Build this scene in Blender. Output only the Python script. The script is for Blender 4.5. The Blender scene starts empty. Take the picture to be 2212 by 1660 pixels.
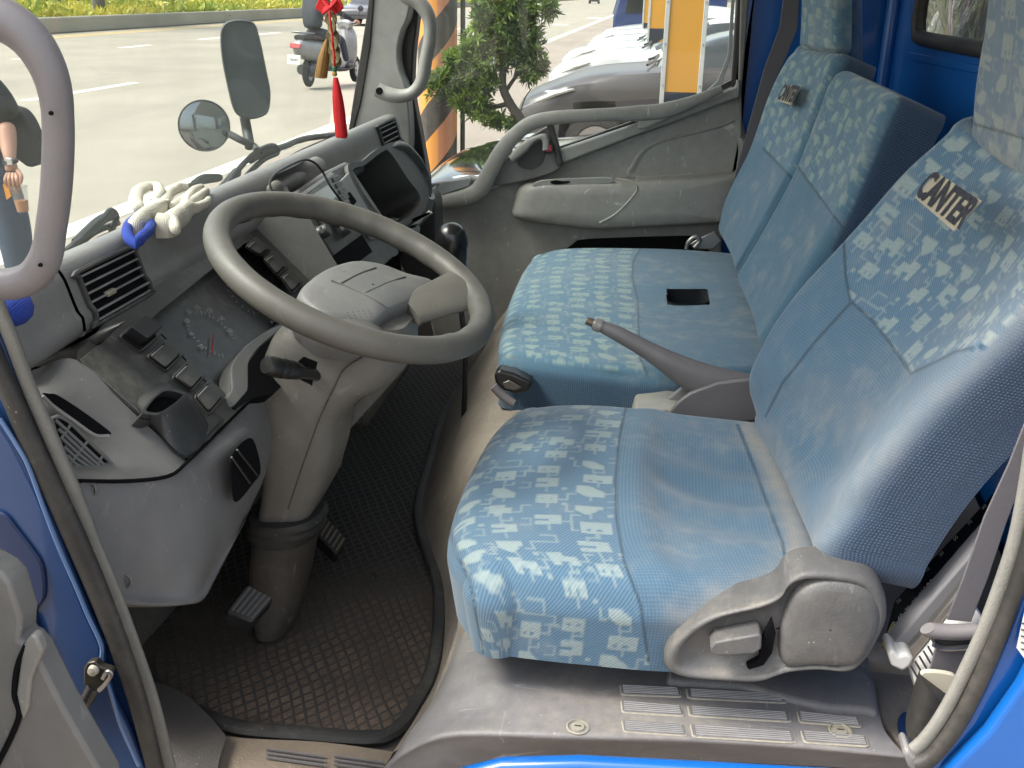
import bpy, bmesh, math, random
import numpy as np
from mathutils import Vector, Matrix, noise
random.seed(7); rng=np.random.default_rng(7)
S=bpy.context.scene; COL=S.collection
# ---------------------------------------------------------------- camera
CX,CY,FO=1106.,830.,2237.      # picture 2212 x 1660, focal length in its pixels
CAM=np.array([0.,0.,1.75])
def _basis():
    L=np.array([1440-CX,-(-12-CY),-FO]); L/=np.linalg.norm(L)
    r=math.radians(1.2); h=np.array([math.cos(r),-math.sin(r),0.])
    U=np.cross(h,L); U/=np.linalg.norm(U)
    if U[1]<0: U=-U
    return np.array([np.cross(L,U),L,U])
RW=_basis()
cd=bpy.data.cameras.new('camera'); cam=bpy.data.objects.new('camera',cd); COL.objects.link(cam); S.camera=cam
cd.sensor_width=36; cd.lens=36*FO/2212; cd.clip_end=3000; cd.clip_start=.02
M=Matrix.Identity(4)
for i in range(3):
    for j in range(3): M[i][j]=RW[i][j]
M.translation=Vector(CAM); cam.matrix_world=M
# ---------------------------------------------------------------- light
SUN_EL,SUN_AZ=math.radians(54),math.radians(250)
w=bpy.data.worlds.new("World"); S.world=w; w.use_nodes=True
nt=w.node_tree; bg=nt.nodes['Background']; sky=nt.nodes.new('ShaderNodeTexSky')
sky.sky_type='NISHITA'; sky.sun_disc=False; sky.sun_elevation=SUN_EL; sky.sun_rotation=SUN_AZ
sky.air_density=1.6; sky.dust_density=4.5; sky.ozone_density=1.0
hs=nt.nodes.new('ShaderNodeHueSaturation'); hs.inputs['Saturation'].default_value=.45; nt.links.new(sky.outputs[0],hs.inputs['Color']); nt.links.new(hs.outputs[0],bg.inputs[0]); bg.inputs[1].default_value=.15
sl=bpy.data.lights.new('sun','SUN'); so=bpy.data.objects.new('sun',sl); COL.objects.link(so)
sl.energy=1.6; sl.angle=math.radians(24); sl.color=(1,.95,.86)
sd=Vector((math.sin(SUN_AZ)*math.cos(SUN_EL),math.cos(SUN_AZ)*math.cos(SUN_EL),math.sin(SUN_EL)))
so.rotation_euler=sd.to_track_quat('Z','Y').to_euler()
S.view_settings.view_transform='Standard'; S.view_settings.look='None'; S.view_settings.exposure=1.5; S.view_settings.gamma=1
S.cycles.max_bounces=8; S.cycles.transparent_max_bounces=12; S.cycles.use_denoising=True
S.cycles.diffuse_bounces=5; S.cycles.caustics_reflective=False; S.cycles.caustics_refractive=False
S.cycles.sample_clamp_indirect=4
# ---------------------------------------------------------------- picture rays -> places
def ray(px,py): return RW@np.array([px-CX,-(py-CY),-FO])
def Q(px,py,x=None,y=None,z=None,pl=None):
    d=ray(px,py)
    if pl is not None: p0,n=pl; t=np.dot(p0-CAM,n)/np.dot(d,n)
    elif x is not None: t=x/d[0]
    elif y is not None: t=y/d[1]
    else: t=(z-CAM[2])/d[2]
    return CAM+d*t
def QL(pts,**k): return [Q(p[0],p[1],**k) for p in pts]
def plane3(a,b,c):
    n=np.cross(b-a,c-a); n/=np.linalg.norm(n)
    if np.dot(n,CAM-a)<0: n=-n
    return (a,n)
# ---------------------------------------------------------------- nodes
def mat(name):
    m=bpy.data.materials.new(name); m.use_nodes=True
    return m,m.node_tree,m.node_tree.nodes['Principled BSDF']
def N(nt,t,**k):
    n=nt.nodes.new('ShaderNode'+t)
    for a,b in k.items():
        if isinstance(a,str) and hasattr(n,a): setattr(n,a,b)
    return n
def lk(nt,a,b): nt.links.new(a,b)
def ramp(nt,src,stops):
    r=N(nt,'ValToRGB'); e=r.color_ramp.elements
    while len(e)<len(stops): e.new(.5)
    for k,(p,c) in enumerate(stops):
        e[k].position=p; e[k].color=(c,c,c,1) if not hasattr(c,'__len__') else (*c,1)
    lk(nt,src,r.inputs[0]); return r.outputs[0]
def noi(nt,scale,detail=4,rough=.6,co=None,dist=0):
    n=N(nt,'TexNoise'); n.inputs['Scale'].default_value=scale; n.inputs['Detail'].default_value=detail
    n.inputs['Roughness'].default_value=rough; n.inputs['Distortion'].default_value=dist
    if co is not None: lk(nt,co,n.inputs['Vector'])
    return n.outputs['Fac']
def mth(nt,op,a,b=None,c=None):
    n=N(nt,'Math',operation=op)
    for i,v in enumerate((a,b,c)):
        if v is None: continue
        if isinstance(v,(int,float)): n.inputs[i].default_value=v
        else: lk(nt,v,n.inputs[i])
    return n.outputs[0]
def mixc(nt,f,a,b,blend='MIX'):
    n=N(nt,'Mix'); n.data_type='RGBA'; n.blend_type=blend
    if isinstance(f,(int,float)): n.inputs[0].default_value=f
    else: lk(nt,f,n.inputs[0])
    for i,v in ((6,a),(7,b)):
        if hasattr(v,'__len__'): n.inputs[i].default_value=(*v,1) if len(v)==3 else v
        else: lk(nt,v,n.inputs[i])
    return n.outputs[2]
def bump(nt,h,strength,dist,bs,nrm=None):
    b=N(nt,'Bump'); b.inputs['Strength'].default_value=strength; b.inputs['Distance'].default_value=dist
    lk(nt,h,b.inputs['Height'])
    if nrm is not None: lk(nt,nrm,b.inputs['Normal'])
    if bs is not None: lk(nt,b.outputs[0],bs.inputs['Normal'])
    return b.outputs[0]
def pos(nt): return N(nt,'TexCoord').outputs['Object']
def mapping(nt,co,sc=(1,1,1),rot=(0,0,0)):
    m=N(nt,'Mapping'); m.inputs['Scale'].default_value=sc; m.inputs['Rotation'].default_value=rot
    lk(nt,co,m.inputs['Vector']); return m.outputs[0]
DUST=(.40,.36,.295)
def plastic(name,col,rough=.5,grain=.25,gs=420,dust=.3,scr=.25,spec=.5,mott=.12,dcol=DUST):
    m,nt,bs=mat(name); co=pos(nt)
    big=noi(nt,7,5,.65,co); fine=noi(nt,70,6,.7,co)
    c=mixc(nt,ramp(nt,big,[(.3,0),(.75,1)]),tuple(v*(1-mott) for v in col),tuple(min(1,v*(1+mott)) for v in col))
    dm=mth(nt,'MULTIPLY',ramp(nt,noi(nt,5,6,.7,mapping(nt,co,(1,1,1),(.4,.2,.9))),[(.45,0),(.72,1)]),ramp(nt,fine,[(.35,.15),(.7,1)]))
    nz=N(nt,'SeparateXYZ'); lk(nt,N(nt,'NewGeometry').outputs['Normal'],nz.inputs[0])
    up=ramp(nt,nz.outputs[2],[(0,.35),(.9,1)])
    dm=mth(nt,'MULTIPLY',mth(nt,'MULTIPLY',dm,up),dust)
    c=mixc(nt,dm,c,dcol)
    vs=N(nt,'TexVoronoi'); vs.inputs['Scale'].default_value=85; lk(nt,co,vs.inputs['Vector'])
    sk=mth(nt,'MULTIPLY',ramp(nt,vs.outputs['Distance'],[(.06,1),(.13,0)]),ramp(nt,noi(nt,13,4,.7,co),[(.52,0),(.62,.75)]))
    c=mixc(nt,mth(nt,'MULTIPLY',sk,min(1,dust*1.6)),c,tuple(min(1,v*1.5) for v in dcol))
    c=mixc(nt,mth(nt,'MULTIPLY',ramp(nt,noi(nt,28,6,.75,co,.4),[(.42,0),(.75,1)]),min(.45,dust*.7)),c,tuple(min(1,v*1.45+.01) for v in col))
    sn=noi(nt,60,3,.6,mapping(nt,co,(1,.12,.35),(.5,.9,.3)),.6)
    sn2=noi(nt,80,3,.6,mapping(nt,co,(.14,1,.2),(.2,1.4,.8)),.6)
    sc=mth(nt,'MULTIPLY',mth(nt,'MAXIMUM',ramp(nt,sn,[(.66,0),(.72,1)]),ramp(nt,sn2,[(.67,0),(.73,1)])),scr)
    c=mixc(nt,sc,c,tuple(min(1,v*1.9+.05) for v in col))
    lk(nt,c,bs.inputs['Base Color'])
    lk(nt,mth(nt,'ADD',mth(nt,'MULTIPLY',fine,.22),rough-.11),bs.inputs['Roughness'])
    bs.inputs['Specular IOR Level'].default_value=spec
    v=N(nt,'TexVoronoi'); v.inputs['Scale'].default_value=gs; lk(nt,co,v.inputs['Vector'])
    if grain>0: bump(nt,mth(nt,'ADD',v.outputs['Distance'],mth(nt,'MULTIPLY',fine,.8)),grain,.0009,bs)
    return m
def simple(name,col,rough=.5,metal=0,coat=0,spec=.5,nz=0,ns=40,bmp=0,emit=0):
    m,nt,bs=mat(name)
    if nz: lk(nt,mixc(nt,noi(nt,ns,5,.6,pos(nt)),tuple(v*(1-nz) for v in col),tuple(min(1,v*(1+nz)) for v in col)),bs.inputs['Base Color'])
    else: bs.inputs['Base Color'].default_value=(*col,1)
    bs.inputs['Roughness'].default_value=rough; bs.inputs['Metallic'].default_value=metal
    bs.inputs['Coat Weight'].default_value=coat; bs.inputs['Coat Roughness'].default_value=.05; bs.inputs['Specular IOR Level'].default_value=spec
    if bmp: bump(nt,noi(nt,ns*4,4,.6,pos(nt)),bmp,.001,bs)
    if emit: bs.inputs['Emission Color'].default_value=(*col,1); bs.inputs['Emission Strength'].default_value=emit
    return m
def glass(name,tint=(.93,.96,.95),refl=.06,dirt=.05,ds=3):
    m,nt,bs=mat(name); nt.nodes.remove(bs); out=nt.nodes['Material Output']
    tr=N(nt,'BsdfTransparent'); tr.inputs[0].default_value=(*tint,1)
    gl=N(nt,'BsdfGlossy'); gl.inputs['Roughness'].default_value=.02
    df=N(nt,'BsdfDiffuse'); df.inputs[0].default_value=(.62,.6,.54,1)
    co=pos(nt)
    d=mth(nt,'MULTIPLY',ramp(nt,noi(nt,ds,7,.7,co),[(.35,.3),(.75,1)]),dirt)
    sp=N(nt,'TexVoronoi'); sp.inputs['Scale'].default_value=90; lk(nt,co,sp.inputs['Vector'])
    spk=mth(nt,'MULTIPLY',ramp(nt,sp.outputs['Distance'],[(.05,1),(.11,0)]),ramp(nt,noi(nt,9,3,.6,co),[(.5,0),(.66,.55)]))
    d=mth(nt,'MAXIMUM',d,spk) if dirt>0 else d
    m1=N(nt,'MixShader'); m1.inputs[0].default_value=refl; lk(nt,tr.outputs[0],m1.inputs[1]); lk(nt,gl.outputs[0],m1.inputs[2])
    m2=N(nt,'MixShader'); lk(nt,d,m2.inputs[0]); lk(nt,m1.outputs[0],m2.inputs[1]); lk(nt,df.outputs[0],m2.inputs[2])
    lk(nt,m2.outputs[0],out.inputs[0]); return m
# ---------------------------------------------------------------- objects
def thing(name,label,cat,loc=(0,0,0),group=None,kind=None):
    o=bpy.data.objects.new(name,None); COL.objects.link(o); o.location=Vector([float(v) for v in loc]); o.empty_display_size=.05
    tag(o,label,cat,group,kind); return o
def tag(o,label=None,cat=None,group=None,kind=None):
    for k,v in (('label',label),('category',cat),('group',group),('kind',kind)):
        if v: o[k]=v
    return o
def wloc(o):
    v=Vector((0,0,0))
    while o is not None: v+=o.location; o=o.parent
    return v
def mk(name,verts,faces,m,parent=None,smooth=True,uv=None,col=None,bev=0,seg=2,sub=0,solid=0,sang=40,mi=None):
    """world-space vertices; the origin is put at the middle of the part"""
    V=np.array(verts,float); c=(V.min(0)+V.max(0))/2
    me=bpy.data.meshes.new(name); me.from_pydata((V-c).tolist(),[],[list(map(int,f)) for f in faces])
    for mm in (m if isinstance(m,(list,tuple)) else [m]): me.materials.append(mm)
    if mi is not None: me.polygons.foreach_set('material_index',mi)
    if uv is not None:
        ul=me.uv_layers.new(name='UVMap'); li=np.zeros(len(me.loops),int); me.loops.foreach_get('vertex_index',li)
        ul.data.foreach_set('uv',np.array(uv)[li].astype(np.float32).ravel())
    if col is not None:
        a=me.color_attributes.new('mask','FLOAT_COLOR','POINT'); cc=np.zeros((len(V),4),np.float32); cc[:,:col.shape[1]]=col; a.data.foreach_set('color',cc.ravel())
    me.validate()
    bm=bmesh.new(); bm.from_mesh(me); bmesh.ops.recalc_face_normals(bm,faces=bm.faces); bm.to_mesh(me); bm.free()
    me.polygons.foreach_set('use_smooth',[smooth]*len(me.polygons))
    o=bpy.data.objects.new(name,me); COL.objects.link(o)
    if parent is not None: o.parent=parent; o.location=Vector(c)-wloc(parent)
    else: o.location=Vector(c)
    if solid: s=o.modifiers.new('s','SOLIDIFY'); s.thickness=solid; s.offset=-1
    if bev: b=o.modifiers.new('b','BEVEL'); b.width=bev; b.segments=seg; b.limit_method='ANGLE'; b.angle_limit=math.radians(28); b.harden_normals=False
    if sub: s=o.modifiers.new('u','SUBSURF'); s.levels=sub; s.render_levels=sub
    if smooth and not sub:
        try: me.set_sharp_from_angle(angle=math.radians(sang))
        except Exception: pass
    return o
def cr(pts,n,closed=False):
    """Catmull-Rom curve sampled evenly by length"""
    P=np.array(pts,float); k=len(P)
    if k==2 and not closed: return P[0]+(P[1]-P[0])*np.linspace(0,1,n)[:,None]
    out=[]; seg=k if closed else k-1
    for i in range(seg):
        if closed: a,b,c,d=P[(i-1)%k],P[i],P[(i+1)%k],P[(i+2)%k]
        else: b,c=P[i],P[i+1]; a=P[i-1] if i else 2*b-c; d=P[i+2] if i+2<k else 2*c-b
        t=np.linspace(0,1,24,endpoint=False)[:,None]
        out.append(.5*(2*b+(c-a)*t+(2*a-5*b+4*c-d)*t*t+(3*b-a-3*c+d)*t**3))
    out=np.vstack(out+[P[:1] if closed else P[-1:]])
    s=np.r_[0,np.cumsum(np.linalg.norm(np.diff(out,axis=0),axis=1))]
    t=np.linspace(0,s[-1],n,endpoint=not closed)
    return np.stack([np.interp(t,s,out[:,j]) for j in range(out.shape[1])],1)
def gridf(nu,nv,cu=False,cv=False,off=0):
    F=[]
    for i in range(nu if cu else nu-1):
        for j in range(nv if cv else nv-1):
            a=i*nv+j; b=((i+1)%nu)*nv+j; c=((i+1)%nu)*nv+(j+1)%nv; d=i*nv+(j+1)%nv
            F.append((off+a,off+b,off+c,off+d))
    return F
def loft(name,rows,m,parent=None,n=24,m2=None,closed=False,cr2=None,**k):
    """rows: curves; smooth surface through them"""
    R=[cr(r,n,closed) for r in rows]
    if m2: 
        R=np.array(R); R=np.stack([cr(R[:,j],m2) for j in range(n)],1)
    R=np.array(R); nu,nv=R.shape[:2]
    return mk(name,R.reshape(-1,3),gridf(nu,nv,False,closed),m,parent,**k)
def tube(name,pts,r,m,parent=None,n=None,seg=14,closed=False,flat=1,up=(0,0,1),caps=True,**k):
    n=n or max(8,len(pts)*6); C=cr(pts,n,closed)
    rr=np.interp(np.linspace(0,1,n),np.linspace(0,1,len(r)),r) if hasattr(r,'__len__') else np.full(n,float(r))
    T=np.gradient(C,axis=0) if not closed else (np.roll(C,-1,0)-np.roll(C,1,0))
    T/=np.linalg.norm(T,axis=1)[:,None]+1e-12
    u=np.array(up,float); V=[]
    a=np.linspace(0,2*np.pi,seg,endpoint=False); prev=None
    for i in range(n):
        if prev is None:
            s=np.cross(T[i],u)
            if np.linalg.norm(s)<1e-3: s=np.cross(T[i],[1,0,0])
        else: s=prev-T[i]*np.dot(prev,T[i])
        s/=np.linalg.norm(s); prev=s; q=np.cross(s,T[i])
        V.append(C[i]+rr[i]*(np.cos(a)[:,None]*s+flat*np.sin(a)[:,None]*q))
    V=np.vstack(V); F=gridf(n,seg,closed,True)
    if caps and not closed: F+= [tuple(range(seg)),tuple(range((n-1)*seg,n*seg))]
    return mk(name,V,F,m,parent,**k)
def slab(name,pts,d,m,parent=None,bev=.003,seg=2,**k):
    """outline (world points) given thickness vector d"""
    P=np.array(pts,float); n=len(P); V=np.vstack([P,P+np.array(d,float)])
    F=[tuple(range(n)),tuple(range(2*n-1,n-1,-1))]+[(i,(i+1)%n,n+(i+1)%n,n+i) for i in range(n)]
    return mk(name,V,F,m,parent,bev=bev,seg=seg,**k)
def box(name,c,s,m,parent=None,rot=None,bev=.003,**k):
    c=np.array(c,float); s=np.array(s,float)/2
    V=np.array([[x,y,z] for x in(-1,1) for y in(-1,1) for z in(-1,1)])*s
    if rot is not None: V=V@np.array(Matrix(rot) if not hasattr(rot,'to_3x3') else rot.to_3x3()).T
    F=[(0,1,3,2),(4,6,7,5),(0,4,5,1),(2,3,7,6),(0,2,6,4),(1,5,7,3)]
    return mk(name,V+c,F,m,parent,bev=bev,**k)
def lathe(name,prof,c,ax,m,parent=None,seg=28,**k):
    """prof: (r,h) pairs, about axis ax through c"""
    ax=np.array(ax,float); ax/=np.linalg.norm(ax); s=np.cross(ax,[0,0,1]) if abs(ax[2])<.9 else np.cross(ax,[1,0,0]); s/=np.linalg.norm(s); q=np.cross(ax,s)
    a=np.linspace(0,2*np.pi,seg,endpoint=False); V=[]
    for r,h in prof: V.append(np.array(c)+ax*h+max(r,1e-5)*(np.cos(a)[:,None]*s+np.sin(a)[:,None]*q))
    F=gridf(len(prof),seg,False,True)
    return mk(name,np.vstack(V),F,m,parent,**k)
def rrect(w,h,r,n=4):
    o=[]
    for cx,cy,a0 in ((w/2-r,h/2-r,0),(-w/2+r,h/2-r,90),(-w/2+r,-h/2+r,180),(w/2-r,-h/2+r,270)):
        for i in range(n+1):
            a=math.radians(a0+90*i/n); o.append((cx+r*math.cos(a),cy+r*math.sin(a)))
    return o
def quad_rr(c4,r,pl_pts=4):
    """rounded outline inside four 3D corners, r = rounded fraction"""
    c4=[np.array(c,float) for c in c4]; o=[]
    for i in range(4):
        p,c,nx=c4[i-1],c4[i],c4[(i+1)%4]; a=c+(p-c)*r; b=c+(nx-c)*r
        for t in np.linspace(0,1,pl_pts+1): o.append((1-t)**2*a+2*t*(1-t)*c+t*t*b)
    return o
def text(name,s,size,o,ex,ey,m,parent=None,depth=.0006,bold=0,shear=0,align='CENTER'):
    """flat raised lettering: o = place, ex = reading direction, ey = up"""
    cu=bpy.data.curves.new(name,'FONT'); cu.body=s; cu.size=1; cu.align_x=align; cu.align_y='CENTER'; cu.offset=bold; cu.shear=shear; cu.resolution_u=3
    t=bpy.data.objects.new(name,cu); COL.objects.link(t); dg=bpy.context.evaluated_depsgraph_get()
    me=bpy.data.meshes.new_from_object(t.evaluated_get(dg)); bpy.data.objects.remove(t)
    ex=np.array(ex,float); ex/=np.linalg.norm(ex); ey=np.array(ey,float); ey-=ex*np.dot(ex,ey); ey/=np.linalg.norm(ey); ez=np.cross(ex,ey)
    V=np.array([v.co[:] for v in me.vertices]); W=np.array(o)+size*(V[:,:1]*ex+V[:,1:2]*ey)+ez*depth
    F=[tuple(p.vertices) for p in me.polygons]; bpy.data.meshes.remove(me)
    return mk(name,W,F,m,parent,smooth=False)
def coons(c0,c1,d0,d1,U,V):
    """c0,c1: curves along u at v=0,1; d0,d1: along v at u=0,1 (callables on 0..1)"""
    u=U[...,None]; v=V[...,None]
    f=lambda c,t: np.stack([np.interp(t,np.linspace(0,1,len(c)),c[:,j]) for j in range(3)],-1)
    P00,P10,P01,P11=c0[0],c0[-1],c1[0],c1[-1]
    return (1-v)*f(c0,U)+v*f(c1,U)+(1-u)*f(d0,V)+u*f(d1,V)-((1-u)*(1-v)*P00+u*(1-v)*P10+(1-u)*v*P01+u*v*P11)
def pdist(X,Y,poly):
    D=np.full(X.shape,1e9)
    for (ax,ay),(bx,by) in zip(poly[:-1],poly[1:]):
        dx,dy=bx-ax,by-ay; t=np.clip(((X-ax)*dx+(Y-ay)*dy)/(dx*dx+dy*dy+1e-9),0,1); D=np.minimum(D,np.hypot(X-ax-t*dx,Y-ay-t*dy))
    return D
def inpoly(X,Y,poly):
    I=np.zeros(X.shape,bool); n=len(poly)
    for i in range(n):
        ax,ay=poly[i]; bx,by=poly[(i+1)%n]
        if ay==by: continue
        I^=((ay>Y)!=(by>Y))&(X<(bx-ax)*(Y-ay)/(by-ay)+ax)
    return I
def puff(name,c0,c1,d0,d1,nrm,r,h,m,parent=None,res=.004,disp=None,mask=None,flare=0,rows=(5,7),cut=None):
    """stuffed pad: outline by four curves, rounded rim radius r, side wall h, top pushed by disp(u,v,U,V metres)"""
    c0,c1,d0,d1=[cr(c,200) for c in (c0,c1,d0,d1)]
    for a,b,i,j in ((d0,c0,0,0),(d1,c0,0,-1),(d0,c1,-1,0),(d1,c1,-1,-1)): a[i]=b[j]
    Lu=np.linalg.norm(np.diff((c0+c1)/2,axis=0),axis=1).sum(); Lv=np.linalg.norm(np.diff((d0+d1)/2,axis=0),axis=1).sum()
    nu=int(Lu/res)+1; nv=int(Lv/res)+1; ku=r/Lu; kv=r/Lv
    nr,nw=rows; ext=np.r_[np.linspace(0,1,nr+1)[1:],1+np.linspace(0,1,nw+1)[1:]]
    ua=np.r_[-ext[::-1],np.linspace(0,1,nu),1+ext]; va=np.r_[-ext[::-1],np.linspace(0,1,nv),1+ext]
    A,B=np.meshgrid(ua,va,indexing='ij')
    ca=np.clip(A,0,1); cb=np.clip(B,0,1); eu=A-ca; ev=B-cb; e=np.maximum(abs(eu),abs(ev))
    fu=ku+ca*(1-2*ku); fv=kv+cb*(1-2*kv)
    Pt=coons(c0,c1,d0,d1,fu,fv); dl=1e-3
    du=coons(c0,c1,d0,d1,np.clip(fu+dl,0,1),fv)-coons(c0,c1,d0,d1,np.clip(fu-dl,0,1),fv)
    dv=coons(c0,c1,d0,d1,fu,np.clip(fv+dl,0,1))-coons(c0,c1,d0,d1,fu,np.clip(fv-dl,0,1))
    du/=np.linalg.norm(du,axis=-1,keepdims=True); dv/=np.linalg.norm(dv,axis=-1,keepdims=True)
    nm=np.array(nrm,float); nm/=np.linalg.norm(nm)
    out=du*eu[...,None]+dv*ev[...,None]; out-=nm*(out@nm)[...,None]; ln=np.linalg.norm(out,axis=-1,keepdims=True); out=np.where(ln>1e-9,out/np.maximum(ln,1e-9),0)
    ph=np.clip(e,0,1)*np.pi/2; wl=np.clip(e-1,0,1)
    Pt=Pt+out*(r*np.sin(ph)+flare*wl)[...,None]-nm*(r*(1-np.cos(ph))+h*wl)[...,None]
    um=(ca)*Lu+np.sign(eu)*(np.abs(eu)*r*1.5); vm=(cb)*Lv+np.sign(ev)*(np.abs(ev)*r*1.5)
    um=ca*(Lu-2*r)+r+np.sign(eu)*np.where(abs(eu)<=1,abs(eu)*r*1.57,r*1.57+(abs(eu)-1)*h); vm=cb*(Lv-2*r)+r+np.sign(ev)*np.where(abs(ev)<=1,abs(ev)*r*1.57,r*1.57+(abs(ev)-1)*h)
    if disp is not None:
        D=disp(um/Lu,vm/Lv,um,vm); Pt=Pt+nm*(D*np.clip(1-wl*1.5,0,1))[...,None]
    uv=np.stack([um,vm],-1).reshape(-1,2)
    if mask is not None:
        q=(Pt-CAM)@RW; col=mask(CX+FO*q[...,0]/-q[...,2],CY-FO*q[...,1]/-q[...,2],um,vm,e); col=col.reshape(-1,col.shape[-1])
    else: col=None
    F=gridf(len(ua),len(va))
    if cut is not None:
        q=(Pt-CAM)@RW; X=(CX+FO*q[...,0]/-q[...,2]).ravel(); Y=(CY-FO*q[...,1]/-q[...,2]).ravel(); inn=inpoly(X,Y,cut)
        F=[f for f in F if not all(inn[list(f)])]
    return mk(name,Pt.reshape(-1,3),F,m,parent,uv=uv,col=col,sang=180)
# ---------------------------------------------------------------- seat cloth
def make_tile():
    n=192; T=np.zeros((n,n)); r2=random.Random(5)
    def rect(x0,y0,x1,y1,v,mx=True):
        for i in range(int(round(x0)),int(round(x1))):
            for j in range(int(round(y0)),int(round(y1))):
                T[i%n,j%n]=max(v,T[i%n,j%n]) if mx else v
    def line(pts,v=.66,w=2):
        for (x0,y0),(x1,y1) in zip(pts[:-1],pts[1:]): rect(min(x0,x1),min(y0,y1),max(x0,x1)+w,max(y0,y1)+w,v)
    k=0
    for a in range(6):
        for b in range(7):
            x=a*32+r2.randint(0,6); y=b*27+(13 if a%2 else 0)+r2.randint(-3,3); k+=1; t=r2.choice((0,1,3,4,5,7,8)); w=r2.randint(16,22); h=r2.randint(13,18)
            if r2.random()<.10: t=9
            if t==9: line([(x,y),(x+w-4,y),(x+w-4,y+h-5),(x+5,y+h-5)],.6); continue
            for i in range(w):
                for j in range(h):
                    u=i/(w-1); v=j/(h-1); on=1
                    if t==0: on=not(.3<u<.62 and v<.3) and not(u>.55 and v>.72)
                    if t==1: on=v>abs(u-.4)*1.3-.12 and not(u>.8 and v<.6)
                    if t==2: on=abs(u-v*.9)>.13
                    if t==3: on=not((.15<u<.3 or .5<u<.68) and .14<v<.34)
                    if t==4: on=abs(v-.5)>(.32-abs(u-.5)) if (u<.32 or u>.68) else 1
                    if t==5: on=(u+v)<1.5 and (u+v)>.35
                    if t==6: on=not(u<.35 and v>.6) and not(u>.7 and .2<v<.5)
                    if t==7: on=not(v<.25 and (u<.25 or u>.6)) and not(v>.8 and u>.7)
                    if t==8: on=(abs(v-.5)>.10 or u>.55) and v>.12*(u>.5)
                    if on: T[(x+i)%n,(y+j)%n]=1 if ((j+i//3)%4 or t in(1,5)) else .62
            q=r2.random()
            if q<.4: line([(x+w,y+5),(x+w+6,y+5),(x+w+6,y+15),(x+w+12,y+15)])
            elif q<.75: line([(x+7,y+h),(x+7,y+h+4),(x+14,y+h+4),(x+14,y+h+8)])
            else: line([(x-3,y+2),(x-7,y+2),(x-7,y+12)])
            line([(x+w//2,y-7),(x+w//2,y)],.6)
            if r2.random()<.6: line([(x+w+2,y+h-2),(x+w+9,y+h-2),(x+w+9,y+h+7),(x+w+3,y+h+7)],.5)
            if r2.random()<.5: rect(x+w+3,y-3,x+w+7,y+1,.8)
    return T
def make_tile_old():
    n=160; T=np.zeros((n,n)); r2=random.Random(11)
    def put(x,y,w,h,v,op=max):
        for i in range(int(x),int(x+w)):
            for j in range(int(y),int(y+h)):
                T[i%n,j%n]=v if op is None else op(T[i%n,j%n],v)
    cw,ch=32,27; k=0
    for a in range(5):
        for b in range(6):
            if (b*ch+ (13 if a%2 else 0))>=162: continue
            x=a*cw+5+r2.randint(-1,1); y=b*ch+(13 if a%2 else 0)+r2.randint(-1,1); k+=1; t=(a*2+b)%5; w,h=19,16
            put(x,y,w,h,1)
            if t==0: put(x+6,y,6,4,0,None); put(x+7,y+12,5,4,0,None)
            if t==1:
                for q in range(7): put(x+q,y,1,7-q,0,None); put(x+w-1-q,y,1,6-q if q<6 else 0,0,None)
            if t==2:
                for q in range(h): put(x+3+q*.8,y+q,3,1,.12,None)
            if t==3: put(x+4,y+3,3,3,.2,None); put(x+11,y+3,3,3,.2,None); put(x+15,y+10,4,6,0,None)
            if t==4:
                for q in range(6): put(x,y+5+q,5-abs(q-3),1,0,None); put(x+w-5+abs(q-3),y+5+q,5,1,0,None)
            # thin woven lines that join the patches
            v=.5
            if t%2: put(x+w,y+7,7,2,v); put(x+w+6,y+7,2,11,v); put(x+w+6,y+17,7,2,v)
            else: put(x+8,y+h,2,6,v); put(x+2,y+h+5,8,2,v); put(x+2,y+h+5,2,6,v)
            if t in(0,3): put(x+w+4,y-4,9,2,v); put(x+w+4,y-4,2,6,v); put(x+w+11,y-4,2,6,v)
            if t==2: put(x-5,y+3,3,5,.9)
    return T
TILE=make_tile()
def patt(U,V,cell=.0016):
    i=U/cell; j=V/cell; i0=np.floor(i).astype(int); j0=np.floor(j).astype(int); a=i-i0; b=j-j0; n=TILE.shape[0]
    g=lambda p,q: TILE[p%n,q%n]
    i0=i0
    return (1-a)*(1-b)*g(i0,j0)+a*(1-b)*g(i0+1,j0)+(1-a)*b*g(i0,j0+1)+a*b*g(i0+1,j0+1)
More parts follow.
